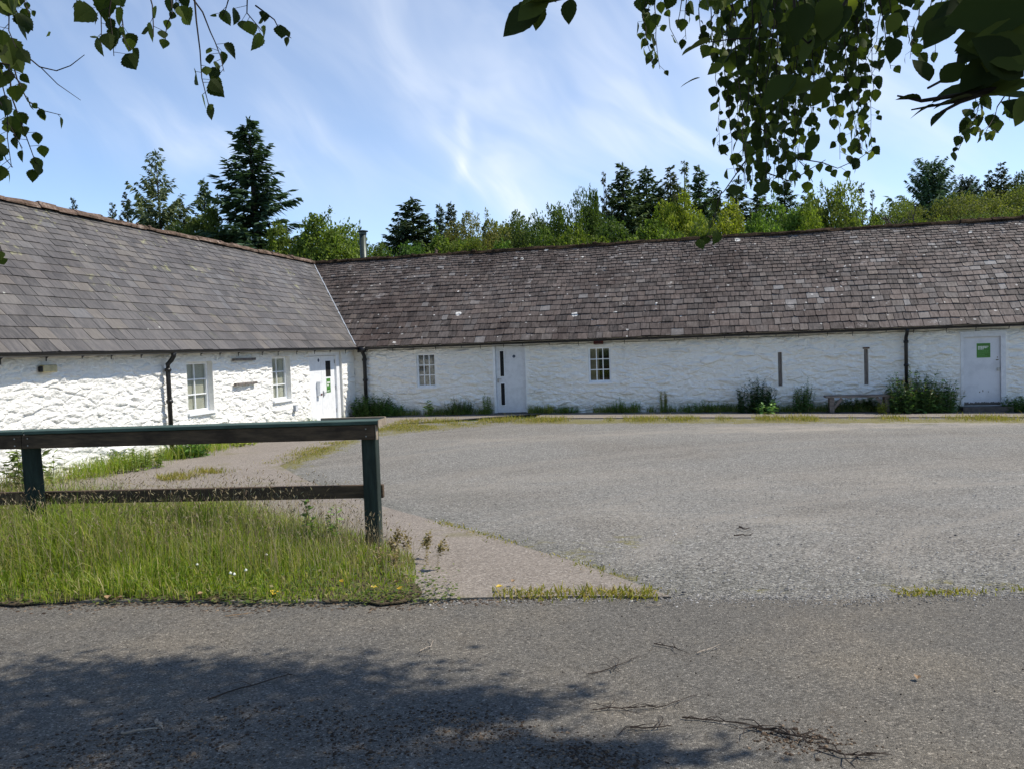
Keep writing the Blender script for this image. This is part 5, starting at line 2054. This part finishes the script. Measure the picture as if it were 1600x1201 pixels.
SP, SPB, SPG = (.085, .112, .058), (.072, .100, .070), (.12, .135, .08)
BD, BM, BB, BY, OL = (.072, .106, .028), (.105, .145, .033), (.135, .175, .038), (.215, .240, .036), (.155, .168, .056)
GS, GB = 'spruces behind the roofs', 'leafy trees behind the roofs'
for args in (
        (115, 312, 40, 55, 'spruce_c', SPB, 'spruce_tree', 'small spruce tip poking over the near roof ridge furthest left', GS),
        (175, 319, 46, 52, 'spruce_c', SP, 'spruce_tree', 'low dark spruce just left of the taller ones behind the near ridge', GS),
        (197, 304, 52, 50, 'spruce_c', SPB, 'spruce_tree', 'short spruce against the left side of the sparse tall spruce', GS),
        (243, 236, 112, 48, 'spruce_b', SPG, 'spruce_tree', 'tall sparse spruce with reaching side arms over the near ridge', GS),
        (318, 281, 64, 52, 'spruce_a', SP, 'spruce_tree', 'pointed spruce between the sparse tall one and the tallest one', GS),
        (388, 187, 150, 45, 'spruce_a', SPB, 'spruce_tree', 'tallest dark spruce rising high above the near roof', GS),
        (330, 322, 120, 46, 'broad_a', BD, 'broadleaf_tree', 'dark leafy tree at the left foot of the tallest spruce', GB),
        (440, 340, 110, 43, 'broad_c', BM, 'broadleaf_tree', 'leafy tree touching the right foot of the tallest spruce', GB),
        (497, 322, 150, 42, 'broad_b', BB, 'broadleaf_tree', 'bright leafy tree left of the metal flue', GB),
        (545, 372, 30, 60, 'spruce_c', SPB, 'spruce_tree', 'tiny spruce tip just left of the metal flue', GS),
        (622, 334, 80, 62, 'spruce_c', SPB, 'spruce_tree', 'left flank spruce of the group right of the flue', GS),
        (643, 310, 110, 60, 'spruce_a', SPB, 'spruce_tree', 'highest spruce of the group right of the flue', GS),
        (664, 338, 70, 61, 'spruce_c', SPB, 'spruce_tree', 'right flank spruce of the group right of the flue', GS),
        (687, 320, 48, 65, 'spruce_a', SPB, 'spruce_tree', 'left one of the twin spruces beside the pale birches', GS),
        (704, 317, 54, 66, 'spruce_a', SPB, 'spruce_tree', 'right one of the twin spruces beside the pale birches', GS),
        (735, 325, 105, 58, 'birch_like', OL, 'birch_tree', 'rounded pale olive birch right of the twin spruces', GB),
        (802, 324, 100, 60, 'birch_like', (.095, .112, .042), 'birch_tree', 'feathery pale birch with a thin top in mid skyline', GB),
        (768, 340, 120, 64, 'broad_a', OL, 'broadleaf_tree', 'olive leafy tree seen between the two pale birches', GB),
        (838, 344, 110, 62, 'broad_c', OL, 'broadleaf_tree', 'olive leafy tree right of the feathery birch', GB),
        (600, 378, 110, 48, 'broad_c', BM, 'broadleaf_tree', 'low green tree just right of the metal flue', GB),
        (583, 374, 90, 52, 'broad_b', BD, 'broadleaf_tree', 'dark tree top directly behind the metal flue', GB),
        (558, 360, 60, 44, 'broad_a', BB, 'broadleaf_tree', 'small bright tree touching the left side of the metal flue', GB),
        (690, 365, 140, 46, 'broad_a', BM, 'broadleaf_tree', 'low green tree under the twin spruces', GB),
        (780, 372, 130, 46, 'broad_c', BM, 'broadleaf_tree', 'low green tree under the feathery birch', GB),
        (868, 312, 100, 50, 'broad_b', BD, 'broadleaf_tree', 'dark leafy tree with a ragged crown right of the birches', GB),
        (922, 284, 76, 48, 'broad_b', BD, 'broadleaf_tree', 'tall leafy tree with shoots left of the spruce row', GB),
        (943, 270, 26, 56, 'spruce_thin', SPG, 'spruce_tree', 'thin spindly spruce left of the spruce row', GS),
        (973, 256, 90, 56, 'spruce_a', SP, 'spruce_tree', 'first and broadest spruce of the row above the far roof', GS),
        (1009, 262, 84, 58, 'spruce_a', SP, 'spruce_tree', 'second spruce of the row above the far roof', GS),
        (1047, 262, 72, 58, 'spruce_c', SP, 'spruce_tree', 'third spruce of the row above the far roof', GS),
        (1069, 253, 44, 60, 'spruce_thin', SPG, 'spruce_tree', 'slender spruce with the highest tip of the row', GS),
        (1092, 260, 72, 57, 'spruce_a', SP, 'spruce_tree', 'last clear spruce of the row left of the hanging birch', GS),
        (990, 284, 74, 61, 'spruce_c', SP, 'spruce_tree', 'lower spruce filling the gap between the first and second of the row', GS),
        (1028, 284, 70, 62, 'spruce_c', SP, 'spruce_tree', 'lower spruce filling the gap between the second and third of the row', GS),
        (1056, 290, 60, 62, 'spruce_a', SP, 'spruce_tree', 'lower spruce just left of the slender one with the highest tip', GS),
        (1114, 286, 74, 60, 'spruce_c', SP, 'spruce_tree', 'lower spruce just right of the last clear one of the row', GS),
        (1186, 296, 80, 60, 'spruce_a', SP, 'spruce_tree', 'spruce behind the thick left side of the hanging birch', GS),
        (955, 292, 60, 58, 'spruce_c', SP, 'spruce_tree', 'lower spruce at the left end of the row', GS),
        (1150, 282, 90, 58, 'spruce_c', SP, 'spruce_tree', 'spruce half hidden by the left part of the hanging birch', GS),
        (1226, 284, 80, 58, 'spruce_a', SP, 'spruce_tree', 'spruce tip below the middle of the hanging birch', GS),
        (1262, 296, 70, 60, 'spruce_c', SP, 'spruce_tree', 'dark spruce left of the leafy tree with the ragged top', GS),
        (1066, 296, 90, 45, 'broad_a', BY, 'broadleaf_tree', 'bright lime leafy tree in front of the spruce row', GB),
        (965, 336, 150, 43, 'broad_c', BD, 'broadleaf_tree', 'dark green leafy tree below the first spruce of the row', GB),
        (1020, 340, 130, 41, 'broad_a', BM, 'broadleaf_tree', 'mid green bushy tree below the second spruce', GB),
        (900, 345, 130, 42, 'broad_a', BM, 'broadleaf_tree', 'green bushy tree low above the ridge left of the row', GB),
        (1140, 306, 130, 43, 'broad_c', BY, 'broadleaf_tree', 'yellow green tree behind the tail of the hanging birch', GB),
        (1215, 312, 130, 43, 'broad_a', BB, 'broadleaf_tree', 'light green tree under the middle of the hanging birch', GB),
        (1303, 276, 120, 42, 'broad_b', BB, 'broadleaf_tree', 'leafy tree with a thin ragged top right of the hanging birch', GB),
        (1262, 320, 110, 40, 'broad_c', BY, 'broadleaf_tree', 'yellowish leafy tree left of the ragged topped one', GB),
        (1346, 288, 34, 80, 'spruce_thin', SPG, 'spruce_tree', 'lone thin spruce in the gap on the right', GS),
        (1363, 298, 24, 86, 'spruce_thin', SPB, 'spruce_tree', 'short thin spruce beside the lone thin one', GS),
        (1372, 334, 100, 48, 'broad_a', BM, 'broadleaf_tree', 'green tree below the lone thin spruce', GB),
        (1455, 257, 124, 82, 'cypress', SPB, 'cypress_tree', 'wide dark cypress standing over the olive trees', GS),
        (1508, 283, 80, 90, 'cypress', (.036, .052, .036), 'cypress_tree', 'smaller dark cypress right of the wide one', GS),
        (1412, 306, 120, 74, 'olive_round', OL, 'broadleaf_tree', 'round olive green tree behind the dead branches', GB),
        (1483, 300, 130, 66, 'olive_round', (.115, .128, .040), 'broadleaf_tree', 'round olive green tree in front of the wide cypress', GB),
        (1440, 335, 120, 56, 'olive_round', BM, 'broadleaf_tree', 'low olive tree above the ridge below the dead branches', GB),
        (1545, 291, 140, 76, 'olive_round', OL, 'broadleaf_tree', 'large olive green tree on the slope at the right', GB),
        (1597, 282, 120, 80, 'olive_round', (.110, .125, .038), 'broadleaf_tree', 'olive tree cut by the right edge of the picture', GB),
        (1545, 268, 44, 112, 'spruce_c', SP, 'spruce_tree', 'left small spruce of the pair on the far right skyline', GS),
        (1564, 256, 60, 112, 'spruce_c', SP, 'spruce_tree', 'right taller spruce of the pair on the far right skyline', GS),
        (1592, 266, 90, 118, 'broad_c', (.05, .07, .03), 'broadleaf_tree', 'dark far tree at the right end of the skyline', GB),
        (1522, 280, 80, 108, 'birch_like', (.06, .078, .034), 'broadleaf_tree', 'thin crowned far tree left of the skyline spruce pair', GB),
        (1540, 325, 140, 60, 'olive_round', (.10, .12, .036), 'broadleaf_tree', 'low olive tree just above the ridge near the right edge', GB),
        (1330, 330, 90, 44, 'broad_c', BB, 'broadleaf_tree', 'small light green tree below the ragged topped one', GB),
        (1090, 335, 120, 39, 'broad_c', BB, 'broadleaf_tree', 'light green tree low above the ridge under the lime tree', GB),
        (1185, 330, 110, 38, 'broad_a', BM, 'broadleaf_tree', 'green tree low above the ridge behind the birch tail', GB),
        (845, 350, 110, 43, 'broad_c', BM, 'broadleaf_tree', 'green tree low above the ridge below the ragged dark crown', GB),
        (645, 372, 110, 44, 'broad_b', BD, 'broadleaf_tree', 'dark low tree under the highest spruce right of the flue', GB),
        (735, 365, 90, 44, 'broad_b', BM, 'broadleaf_tree', 'low ragged green tree under the pale birch', GB),
        (1600, 318, 110, 58, 'olive_round', (.098, .118, .036), 'broadleaf_tree', 'lowest olive tree at the right edge above the ridge', GB),
        (285, 318, 60, 50, 'spruce_c', SP, 'spruce_tree', 'low spruce in the gap right of the sparse tall one', GS),
        (270, 345, 100, 44, 'broad_c', BD, 'broadleaf_tree', 'dark low tree under the sparse tall spruce', GB)):
    x, y, wpx, dep, kd, colr, nm, lab, grp = args
    tree(x, y, wpx, dep, kd, colr, nm, lab, 'tree', grp, 1)

# dead bare tree among the olive ones
dt_t = at(1410, 292, 60)
dz = ground_z(dt_t.x, dt_t.y)
dead = thing('dead_tree', 'bare dead tree with forked grey branches on the right', 'tree', (dt_t.x, dt_t.y, dz))
Hd = dt_t.z - dz
m = MB()
r = random.Random(9)
m.tube([(0, 0, 0), (.1, 0, Hd * .4), (0, 0, Hd * .66)], [.3, .24, .17], 8)
m.build('trunk', MAT['bark'], dead)
m = MB()


def limb(p, d, L, rad, lev):
    q = p + d * L * .5 + Vector((r.gauss(0, .08), r.gauss(0, .08), .05)) * L
    e_ = q + (d + Vector((r.gauss(0, .2), r.gauss(0, .2), .15))).normalized() * L * .5
    m.tube([p, q, e_], [rad, rad * .75, rad * .4], 6)
    if lev:
        for _ in range(3):
            limb(r.choice((q, e_)), (d + Vector((r.gauss(0, .6), r.gauss(0, .6), r.gauss(.1, .4)))).normalized(), L * .62, rad * .5, lev - 1)


for d in ((-.9, 0, .45), (-.45, .2, .9), (.6, -.1, .8), (.95, .1, .35), (.1, .3, 1)):
    limb(Vector((0, 0, Hd * .62)), Vector(d).normalized(), 1.6, .12, 2)
m.build('branches', MAT['bark'], dead)


# ------------------------------------------------------------------ overhanging trees
def birch_leaf_geo(serr=True):
    """unit leaf along +x, two halves folded at the midrib"""
    prof = [(0, 0), (.06, .16), (.13, .30), (.17, .27), (.24, .40), (.28, .37), (.36, .42), (.41, .375), (.50, .38), (.55, .32), (.65, .29), (.70, .225), (.80, .17), (.86, .10), (1, 0)]
    if not serr:
        prof = [(0, 0), (.08, .14), (.2, .29), (.35, .38), (.39, .36), (.5, .395), (.54, .37), (.65, .34), (.68, .31), (.80, .22), (.83, .19), (.93, .08), (1, 0)]
    return prof


def place_leaf(mb, p, d, nrm, L, prof, fold=.25, curl=.12, wd=1.0):
    d = d.normalized()
    s = nrm.cross(d)
    if s.length < 1e-3:
        s = Vector((1, 0, 0)).cross(d)
    s.normalize()
    up = d.cross(s)
    mid = [p + d * L * t + up * (-curl * L * t * t) for t, _ in prof]
    n_ = len(prof)
    a = [m_ + s * L * b * wd + up * fold * L * b for m_, (t, b) in zip(mid, prof)]
    c = [m_ - s * L * b * wd + up * fold * L * b for m_, (t, b) in zip(mid, prof)]
    vs = mid + a[1:-1] + c[1:-1]
    k = n_ - 2
    fs = []
    for o_, rev in ((n_, False), (n_ + k, True)):
        ring = [0] + [o_ + i for i in range(k)] + [n_ - 1]
        for i in range(n_ - 1):
            q = (i, ring[i], ring[i + 1], i + 1)
            q = tuple(dict.fromkeys(q))
            if len(q) >= 3:
                fs.append(q if rev else q[::-1])
    mb.add(vs, fs)


def spray(tw, lf, pts_, rad, leaf, r, prof, dens=1.0, start=0.0, small_tip=True):
    """a hanging twig through world points with leaves on short stalks"""
    P_ = [Vector(p) for p in pts_]
    fine_ = []
    for a, b in zip(P_[:-1], P_[1:]):
        k = max(2, int((b - a).length / .05))
        fine_ += [a.lerp(b, i / k) + Vector((r.gauss(0, .004), r.gauss(0, .004), r.gauss(0, .003))) for i in range(k)]
    fine_.append(P_[-1])
    n_ = len(fine_)
    tw.tube(fine_, [max(.0008, rad * (1 - .75 * i / n_)) for i in range(n_)], 5)
    L = sum((b - a).length for a, b in zip(fine_[:-1], fine_[1:]))
    cnt = int(L / (leaf * .52) * dens)
    for i in range(cnt):
        t = start + (1 - start) * (i + r.random() * .8) / max(1, cnt)
        f = t * (n_ - 1)
        k = min(n_ - 2, int(f))
        p = fine_[k].lerp(fine_[k + 1], f - k)
        a = r.uniform(0, 6.28)
        st = Vector((math.cos(a), math.sin(a), r.uniform(-.9, .2))).normalized() * leaf * r.uniform(.25, .6)
        tw.tube([p, p + st], [.0008, .0006], 3, 0, False)
        d = (st.normalized() * .45 + Vector((r.gauss(0, .35), r.gauss(0, .35), -1.0))).normalized()
        az = r.uniform(0, 6.28)
        nrm = Vector((math.cos(az) * .8, math.sin(az) + r.choice((-.7, .7)), r.uniform(-.1, .6)))
        sz = leaf * r.uniform(.5, 1.3) * (1 - .35 * t if small_tip else 1)
        place_leaf(lf, p + st, d, nrm, sz, prof, r.uniform(.05, .35), r.uniform(-.1, .3), r.uniform(1.0, 1.25))


BL, BGL = birch_leaf_geo(True), birch_leaf_geo(False)

# right-hand birch: its curtain hangs into the picture
rb = thing('birch_tree', 'birch hanging a thick curtain of leafy twigs into the upper right', 'tree', (3.9, 1.3, 0))
RB = Vector((3.9, 1.3, 0))
tw, lf, tk = MB(), MB(), MB()
r = random.Random(77)


def hang(x0, y0, x1, y1, dep, mid=None, dens=1.0, leaf=.050, start=0.0, TW=None, LF=None, rad=.0022):
    dp1 = dep + r.uniform(-.12, .12)
    ps = [at(x0, y0, dep), at((x0 + x1) / 2 + r.gauss(0, 7), (y0 + y1) / 2, dep), at(x1, y1, dp1)]
    if mid:
        ps[1] = at(mid[0], mid[1], dep)
    spray(TW or tw, LF or lf, ps, rad, leaf, r, BL, dens, start)


# profile of the curtain's lower edge
xs_ = [1112, 1128, 1150, 1180, 1210, 1240, 1262, 1290, 1320, 1345, 1362]
yb_ = [180, 268, 318, 295, 312, 278, 215, 268, 262, 246, 236]
for i in range(54):
    xe = r.uniform(1115, 1362)
    ye = float(np.interp(xe, xs_, yb_)) * (1 - .62 * r.random() ** 2.2)
    x0 = 1225 + (xe - 1225) * r.uniform(.75, 1.25) + r.gauss(0, 18)
    hang(x0, -45, xe, ye, r.uniform(2.35, 3.3), dens=r.uniform(.75, 1.2))
for (x0, x1, y1, dn) in ((1000, 1006, 62, .9), (1012, 1018, 98, 1.0), (1022, 1031, 108, 1.0), (1032, 1060, 70, .5), (1058, 1058, 40, .9), (1080, 1072, 62, .8),
                         (1100, 1098, 70, .7), (1368, 1392, 108, .8), (1385, 1400, 78, 1), (1400, 1420, 60, 1), (1440, 1422, 92, .8), (1462, 1478, 62, 1), (1490, 1462, 88, .8),
                         (1500, 1518, 85, 1), (1530, 1540, 100, .9), (1560, 1552, 120, 1), (1585, 1590, 70, 1), (1350, 1356, 60, 1.1), (1330, 1322, 120, 1.1), (1300, 1280, 150, .9)):
    hang(x0, -40, x1, y1, r.uniform(2.3, 3.0), dens=dn)
hang(1540, 90, 1497, 236, 2.6, (1530, 150), 1.0, start=.35)
hang(1550, 100, 1512, 205, 2.6, (1538, 150), .8, start=.35)
hang(1575, 150, 1585, 178, 2.5, None, 1.0, .04)
hang(1568, 150, 1540, 212, 2.6, None, .9, .04, .3)
# long tail reaching down over the ridge
hang(1165, 250, 1085, 333, 2.4, (1130, 300), .35, start=.2)
hang(1130, 300, 1104, 372, 2.4, (1118, 335), .9, .05, .5)
hang(1200, 270, 1290, 250, 2.5, (1235, 285), .6)
hang(1235, 240, 1365, 232, 2.5, (1310, 262), .7, start=.3)
hang(1190, 200, 1270, 285, 2.6, (1240, 240), .8)
# trunk and limbs, outside the frame
tk.tube([RB, RB + Vector((-.05, .1, 1.5)), RB + Vector((-.25, .3, 3.2)), RB + Vector((-.5, .6, 5)), RB + Vector((-.6, .9, 7.5)), RB + Vector((-.8, 1.2, 9.5))], [.17, .15, .13, .10, .06, .02], 12)
crown_pts = []
rr = random.Random(5)
# crown masses that throw the shade on the near left of the road
shade = []
for (x, y, sp_) in ((60, 1110, .35), (180, 1090, .35), (300, 1090, .32), (420, 1080, .32), (520, 1100, .32), (620, 1110, .26), (680, 1115, .20), (730, 1108, .10),
                    (120, 1180, .35), (300, 1180, .35), (470, 1185, .3), (60, 1060, .24), (240, 1055, .2), (480, 1060, .22), (740, 1190, .16), (850, 1178, .08), (930, 1196, .08), (200, 1140, .35), (400, 1150, .35), (560, 1150, .3),
                    (10, 1150, .35), (-60, 1100, .4), (-60, 1190, .4)):
    g = on_ground(x, y)
    h = rr.uniform(4.6, 7.2)
    c = g + sv * (h / sv.z)
    shade.append((c, sp_, 1.0))
for _ in range(26):                                        # the rest of the crown, out of sight overhead
    a = rr.uniform(0, 6.28)
    c = RB + Vector((math.cos(a) * rr.uniform(.4, 3.2) - 1.4, math.sin(a) * rr.uniform(.2, 1.0) - .5, rr.uniform(5.6, 10)))
    shade.append((c, .75, .8))
for _ in range(46):                                        # added unseen leaf masses behind the viewer, blocking sky light from the road
    shade.append((Vector((rr.uniform(-1.5, 6.5), rr.uniform(-6.5, -.8), rr.uniform(2.6, 9))), .9, .55))
for c, sp_, dn in shade:
    for _ in range(int(520 * dn)):
        p = c + Vector((rr.gauss(0, sp_ * .62), rr.gauss(0, sp_ * .62), rr.gauss(0, .35)))
        d = Vector((rr.gauss(0, .5), rr.gauss(0, .5), -1)).normalized()
        az = rr.uniform(0, 6.28)
        L = rr.uniform(.05, .085)
        s = d.cross(Vector((math.cos(az), math.sin(az), .6))).normalized()
        lf.add([p, p + d * L * .35 + s * L * .4, p + d * L, p + d * L * .35 - s * L * .4], [(0, 1, 2, 3)])
    if sp_ > .85:  # bigger cards thicken the added masses that block the sky
        for _ in range(90):
            p = c + Vector((rr.gauss(0, .8), rr.gauss(0, .8), rr.gauss(0, .7)))
            d = Vector((rr.gauss(0, 1), rr.gauss(0, 1), rr.gauss(-.5, .5))).normalized()
            s = d.cross(Vector((rr.gauss(0, .4), rr.gauss(0, .4), 1))).normalized()
            lf.add([p, p + d * .14 + s * .13, p + d * .32, p + d * .14 - s * .13], [(0, 1, 2, 3)])
    st = RB + Vector((-.3 - .1 * rr.random(), .4, rr.uniform(3.2, 5.4)))
    mid_ = st.lerp(c, .55) + Vector((0, 0, .5))
    tk.tube([st, mid_, c], [.045, .026, .006], 6)
tk.build('trunk', MAT['birch_bark'], rb, RB)
tw.build('twigs', MAT['twig_bark'], rb, RB)
lf.build('leaves', MAT['birch_leaf'], rb, RB)

# left-hand birch: a few dangling sprays
LB = Vector((-3.6, -.4, 0))
lb = thing('birch_tree', 'birch dangling sparse leafy twigs into the upper left', 'tree', LB)
tw, lf, tk = MB(), MB(), MB()
r = random.Random(21)
for (x0, y0, x1, y1, mid, dn, st, leaf) in (
        (-10, -30, 18, 262, (2, 120), .9, .0, .052), (-40, 60, 35, 232, (-4, 150), .9, .2, .052), (18, -30, 25, 75, None, 1.1, 0, .05), (-20, 90, 42, 140, (10, 100), .8, .1, .052),
        (5, 60, 95, 180, (40, 160), .55, .25, .034), (12, 110, 62, 272, (30, 190), .8, .4, .045), (35, -30, 46, 22, None, .6, .4, .03), (-25, 230, 20, 262, (0, 240), 1.0, .2, .05),
        (-35, 340, 6, 402, (-10, 365), 1.2, .75, .055), (-10, 20, 6, 100, None, 1.3, 0, .055), (-8, -20, 30, 30, None, 1.2, .2, .05),
        (150, -40, 158, 72, (158, 20), .9, .2, .055), (172, -40, 178, 88, (170, 20), 1.0, .1, .058), (188, -30, 204, 80, (186, 40), .6, .3, .042),
        (236, -40, 240, 58, (232, 10), .8, .4, .05), (262, -30, 258, 62, (266, 20), .8, .2, .05), (275, -30, 272, 16, None, 1, .3, .045),
        (300, -20, 326, 165, (312, 80), .75, .62, .052), (296, -5, 350, 112, (330, 48), .75, .6, .05),
        (392, -40, 412, 52, (384, 20), .9, .3, .056), (360, -20, 348, 26, None, .7, .4, .042), (400, 10, 455, 60, (430, 30), .7, .2, .04)):
    hang(x0, y0, x1, y1, r.uniform(1.75, 2.05), mid, dn, leaf, st, tw, lf, .0022)
tw.tube([at(32, 80, 1.9), at(62, 105, 1.9), at(88, 111, 1.9), at(110, 103, 1.9), at(132, 86, 1.9)], [.0018, .0016, .0014, .0012, .0008], 5)
tw.tube([at(62, 104, 1.9), at(90, 132, 1.9), at(126, 157, 1.9)], [.0013, .0010, .0006], 5)
tk.tube([LB, LB + Vector((.05, .1, 2)), LB + Vector((.3, .3, 4)), LB + Vector((.5, .5, 7)), LB + Vector((.6, .7, 9))], [.15, .13, .11, .07, .02], 12)
for i in range(64):
    a = rr.uniform(0, 6.28)
    c = LB + Vector((math.cos(a) * rr.uniform(.3, 2.2) + .4, math.sin(a) * rr.uniform(.3, 2.0) - .3, rr.uniform(5.5, 9)))
    if i > 40:  # added unseen leaf masses behind the viewer, to cut sky light
        c = Vector((rr.uniform(-7.5, -3.0), rr.uniform(-6, -.5), rr.uniform(2.8, 8)))
    elif i > 18:  # added leaf masses above the frame, to cut sky light on the road
        y_ = rr.uniform(1.0, 6.5)
        c = Vector((rr.uniform(-4.5, -.9 - .12 * y_), y_, rr.uniform(5.4, 8.5)))
    for _ in range(340):
        p = c + Vector((rr.gauss(0, .5), rr.gauss(0, .5), rr.gauss(0, .4)))
        d = Vector((rr.gauss(0, .5), rr.gauss(0, .5), -1)).normalized()
        s = d.cross(Vector((rr.gauss(0, 1), rr.gauss(0, 1), .3))).normalized()
        L = .065
        lf.add([p, p + d * L * .35 + s * L * .4, p + d * L, p + d * L * .35 - s * L * .4], [(0, 1, 2, 3)])
    tk.tube([LB + Vector((.3, .3, 4.2)), c], [.03, .005], 5)
for p in (at(0, -60, 1.9), at(170, -60, 1.9), at(330, -60, 1.9), at(400, -60, 1.9)):
    tk.tube([LB + Vector((.25, .25, 3.4)), LB.lerp(p, .6) + Vector((0, 0, 2.0)), p + Vector((0, 0, .1)), p], [.03, .015, .006, .002], 6)
tk.build('trunk', MAT['birch_bark'], lb, LB)
tw.build('twigs', MAT['twig_bark'], lb, LB)
lf.build('leaves', MAT['birch_leaf'], lb, LB)

# a broad-leaved tree close to the viewer, its big leaves crossing the top right corner
HB = Vector((2.3, -.5, 0))
hb = thing('hazel_tree', 'tree with big dark oval leaves close by in the top right corner', 'tree', HB)
tw, lf, tk = MB(), MB(), MB()
r = random.Random(33)


def big(x, y, ang, L, dep, tilt=0.5, wd=1.0):
    """one big leaf: stalk at pixel (x, y), pointing along picture angle ang, L metres long"""
    p = at(x, y, dep)
    d = Rt * math.cos(ang) + Up * math.sin(ang) + Fw * r.uniform(-.25, .25)
    nrm = (-Fw * tilt + Up * (1 - tilt) + Rt * r.uniform(-.4, .4)).normalized()
    place_leaf(lf, p, d, nrm, L * .92, BGL, r.uniform(.1, .4), r.uniform(-.1, .4), wd * r.uniform(.72, .92))


D2 = 1.15
tw.tube([at(1700, 118, D2), at(1600, 132, D2), at(1520, 146, D2), at(1440, 158, D2), at(1402, 150, D2)], [.006, .0046, .0036, .0026, .0012], 7)
tw.tube([at(1660, 118, D2), at(1560, 140, D2), at(1488, 160, D2), at(1424, 172, D2)], [.004, .0034, .0024, .001], 7)
tw.tube([at(1540, 146, D2), at(1500, 160, D2), at(1470, 176, D2)], [.003, .0025, .002], 6)
tw.tube([at(1600, 40, 1.3), at(1540, 90, 1.3), at(1450, 138, 1.25)], [.004, .003, .002], 6)
for (x, y, a, L, dp, tl) in (
        (1440, 156, 178, .040, 1.15, .08), (1462, 164, 196, .040, 1.15, .10), (1480, 172, 220, .035, 1.15, .12), (1520, 150, 190, .06, 1.14, .15), (1452, 128, 110, .045, 1.15, .9), (1470, 130, 40, .05, 1.2, .55), (1500, 145, 40, .09, 1.15, .8), (1530, 150, 12, .075, 1.15, .5), (1560, 150, -8, .08, 1.2, .4),
        (1545, 130, 200, .085, 1.15, .35), (1600, 120, 150, .10, 1.1, .85), (1620, 95, 170, .10, 1.1, .9), (1600, 60, 185, .11, 1.15, .9), (1620, 40, 195, .11, 1.15, .9), (1610, 20, 200, .11, 1.2, .8),
        (1560, 70, 210, .09, 1.2, .5), (1590, 95, 215, .09, 1.15, .7), (1540, 10, 190, .09, 1.2, .4), (1600, 150, 250, .05, 1.1, .9), (1625, 190, 140, .06, 1.1, .8), (1500, 10, 205, .08, 1.3, .6),
        (1620, 5, 185, .12, 1.1, .9), (1640, 70, 180, .12, 1.1, .9), (1580, 30, 160, .09, 1.2, .8), (1490, 30, 220, .075, 1.3, .35),
        (893, -2, 262, .036, 1.1, .9), (858, -14, 225, .062, 1.1, .8), (848, 4, 215, .075, 1.12, .75), (838, 2, 275, .040, 1.14, .85), (870, 4, 178, .05, 1.1, .4),
        (1140, -20, 200, .06, 1.3, .9), (1170, -30, 230, .07, 1.3, .6), (1262, 5, 250, .075, 1.35, .7), (1300, -10, 260, .085, 1.35, .85), (1330, 10, 220, .09, 1.35, .6),
        (1244, 118, 215, .085, 1.5, .6), (1272, 130, 205, .07, 1.5, .75), (1290, 120, 250, .06, 1.5, .8), (1110, 66, 200, .055, 1.2, .12), (1094, 122, 195, .035, 1.2, .12),
        (1128, 100, 215, .03, 1.35, .7), (1240, 190, 215, .055, 1.5, .18), (1280, 210, 235, .045, 1.5, .4), (1270, 55, 255, .06, 1.4, .3), (1405, 20, 240, .045, 1.4, .7), (1400, 60, 250, .045, 1.4, .7)):
    big(x, y, R(a), L, dp, tl)
tw.tube([at(1340, -30, 1.4), at(1300, 40, 1.4), at(1262, 68, 1.4), at(1244, 50, 1.4), at(1240, -10, 1.4)], [.003, .0024, .002, .002, .0026], 6)
tw.tube([at(920, -30, 1.1), at(880, -2, 1.1), at(848, 6, 1.1)], [.002, .0016, .0012], 6)
tw.tube([at(1175, 60, 1.2), at(1140, 62, 1.2), at(1110, 66, 1.2)], [.0012, .001, .0008], 5)
tk.tube([HB, HB + Vector((-.05, .1, 1.2)), HB + Vector((-.25, .3, 2.4)), HB + Vector((-.3, .5, 4.2)), HB + Vector((-.3, .6, 6))], [.09, .08, .07, .05, .015], 10)
for p in (at(1700, 118, D2), at(1660, 118, D2), at(1640, 20, 1.3), at(1340, -40, 1.4), at(920, -40, 1.1), at(1180, -60, 1.3)):
    s0_ = HB + Vector((-.2, .25, 2.1))
    tk.tube([s0_, s0_.lerp(p, .5) + Vector((0, 0, .25)), p], [.02, .012, .004], 7)
for _ in range(22):
    a = rr.uniform(0, 6.28)
    c = HB + Vector((math.cos(a) * rr.uniform(.2, 1.1) - .2, math.sin(a) * rr.uniform(.2, .9) + .1, rr.uniform(3.2, 6)))
    for _ in range(40):
        p = c + Vector((rr.gauss(0, .25), rr.gauss(0, .25), rr.gauss(0, .25)))
        place_leaf(lf, p, Vector((rr.gauss(0, 1), rr.gauss(0, 1), -.3)), Vector((rr.gauss(0, .4), rr.gauss(0, .4), 1)), .09, BGL, .15, .15)
    tk.tube([HB + Vector((-.28, .4, 3.0)), c], [.018, .004], 5)
tk.build('trunk', MAT['bark'], hb, HB)
tw.build('twigs', MAT['twig_bark'], hb, HB)
lf.build('leaves', MAT['big_leaf'], hb, HB, True)
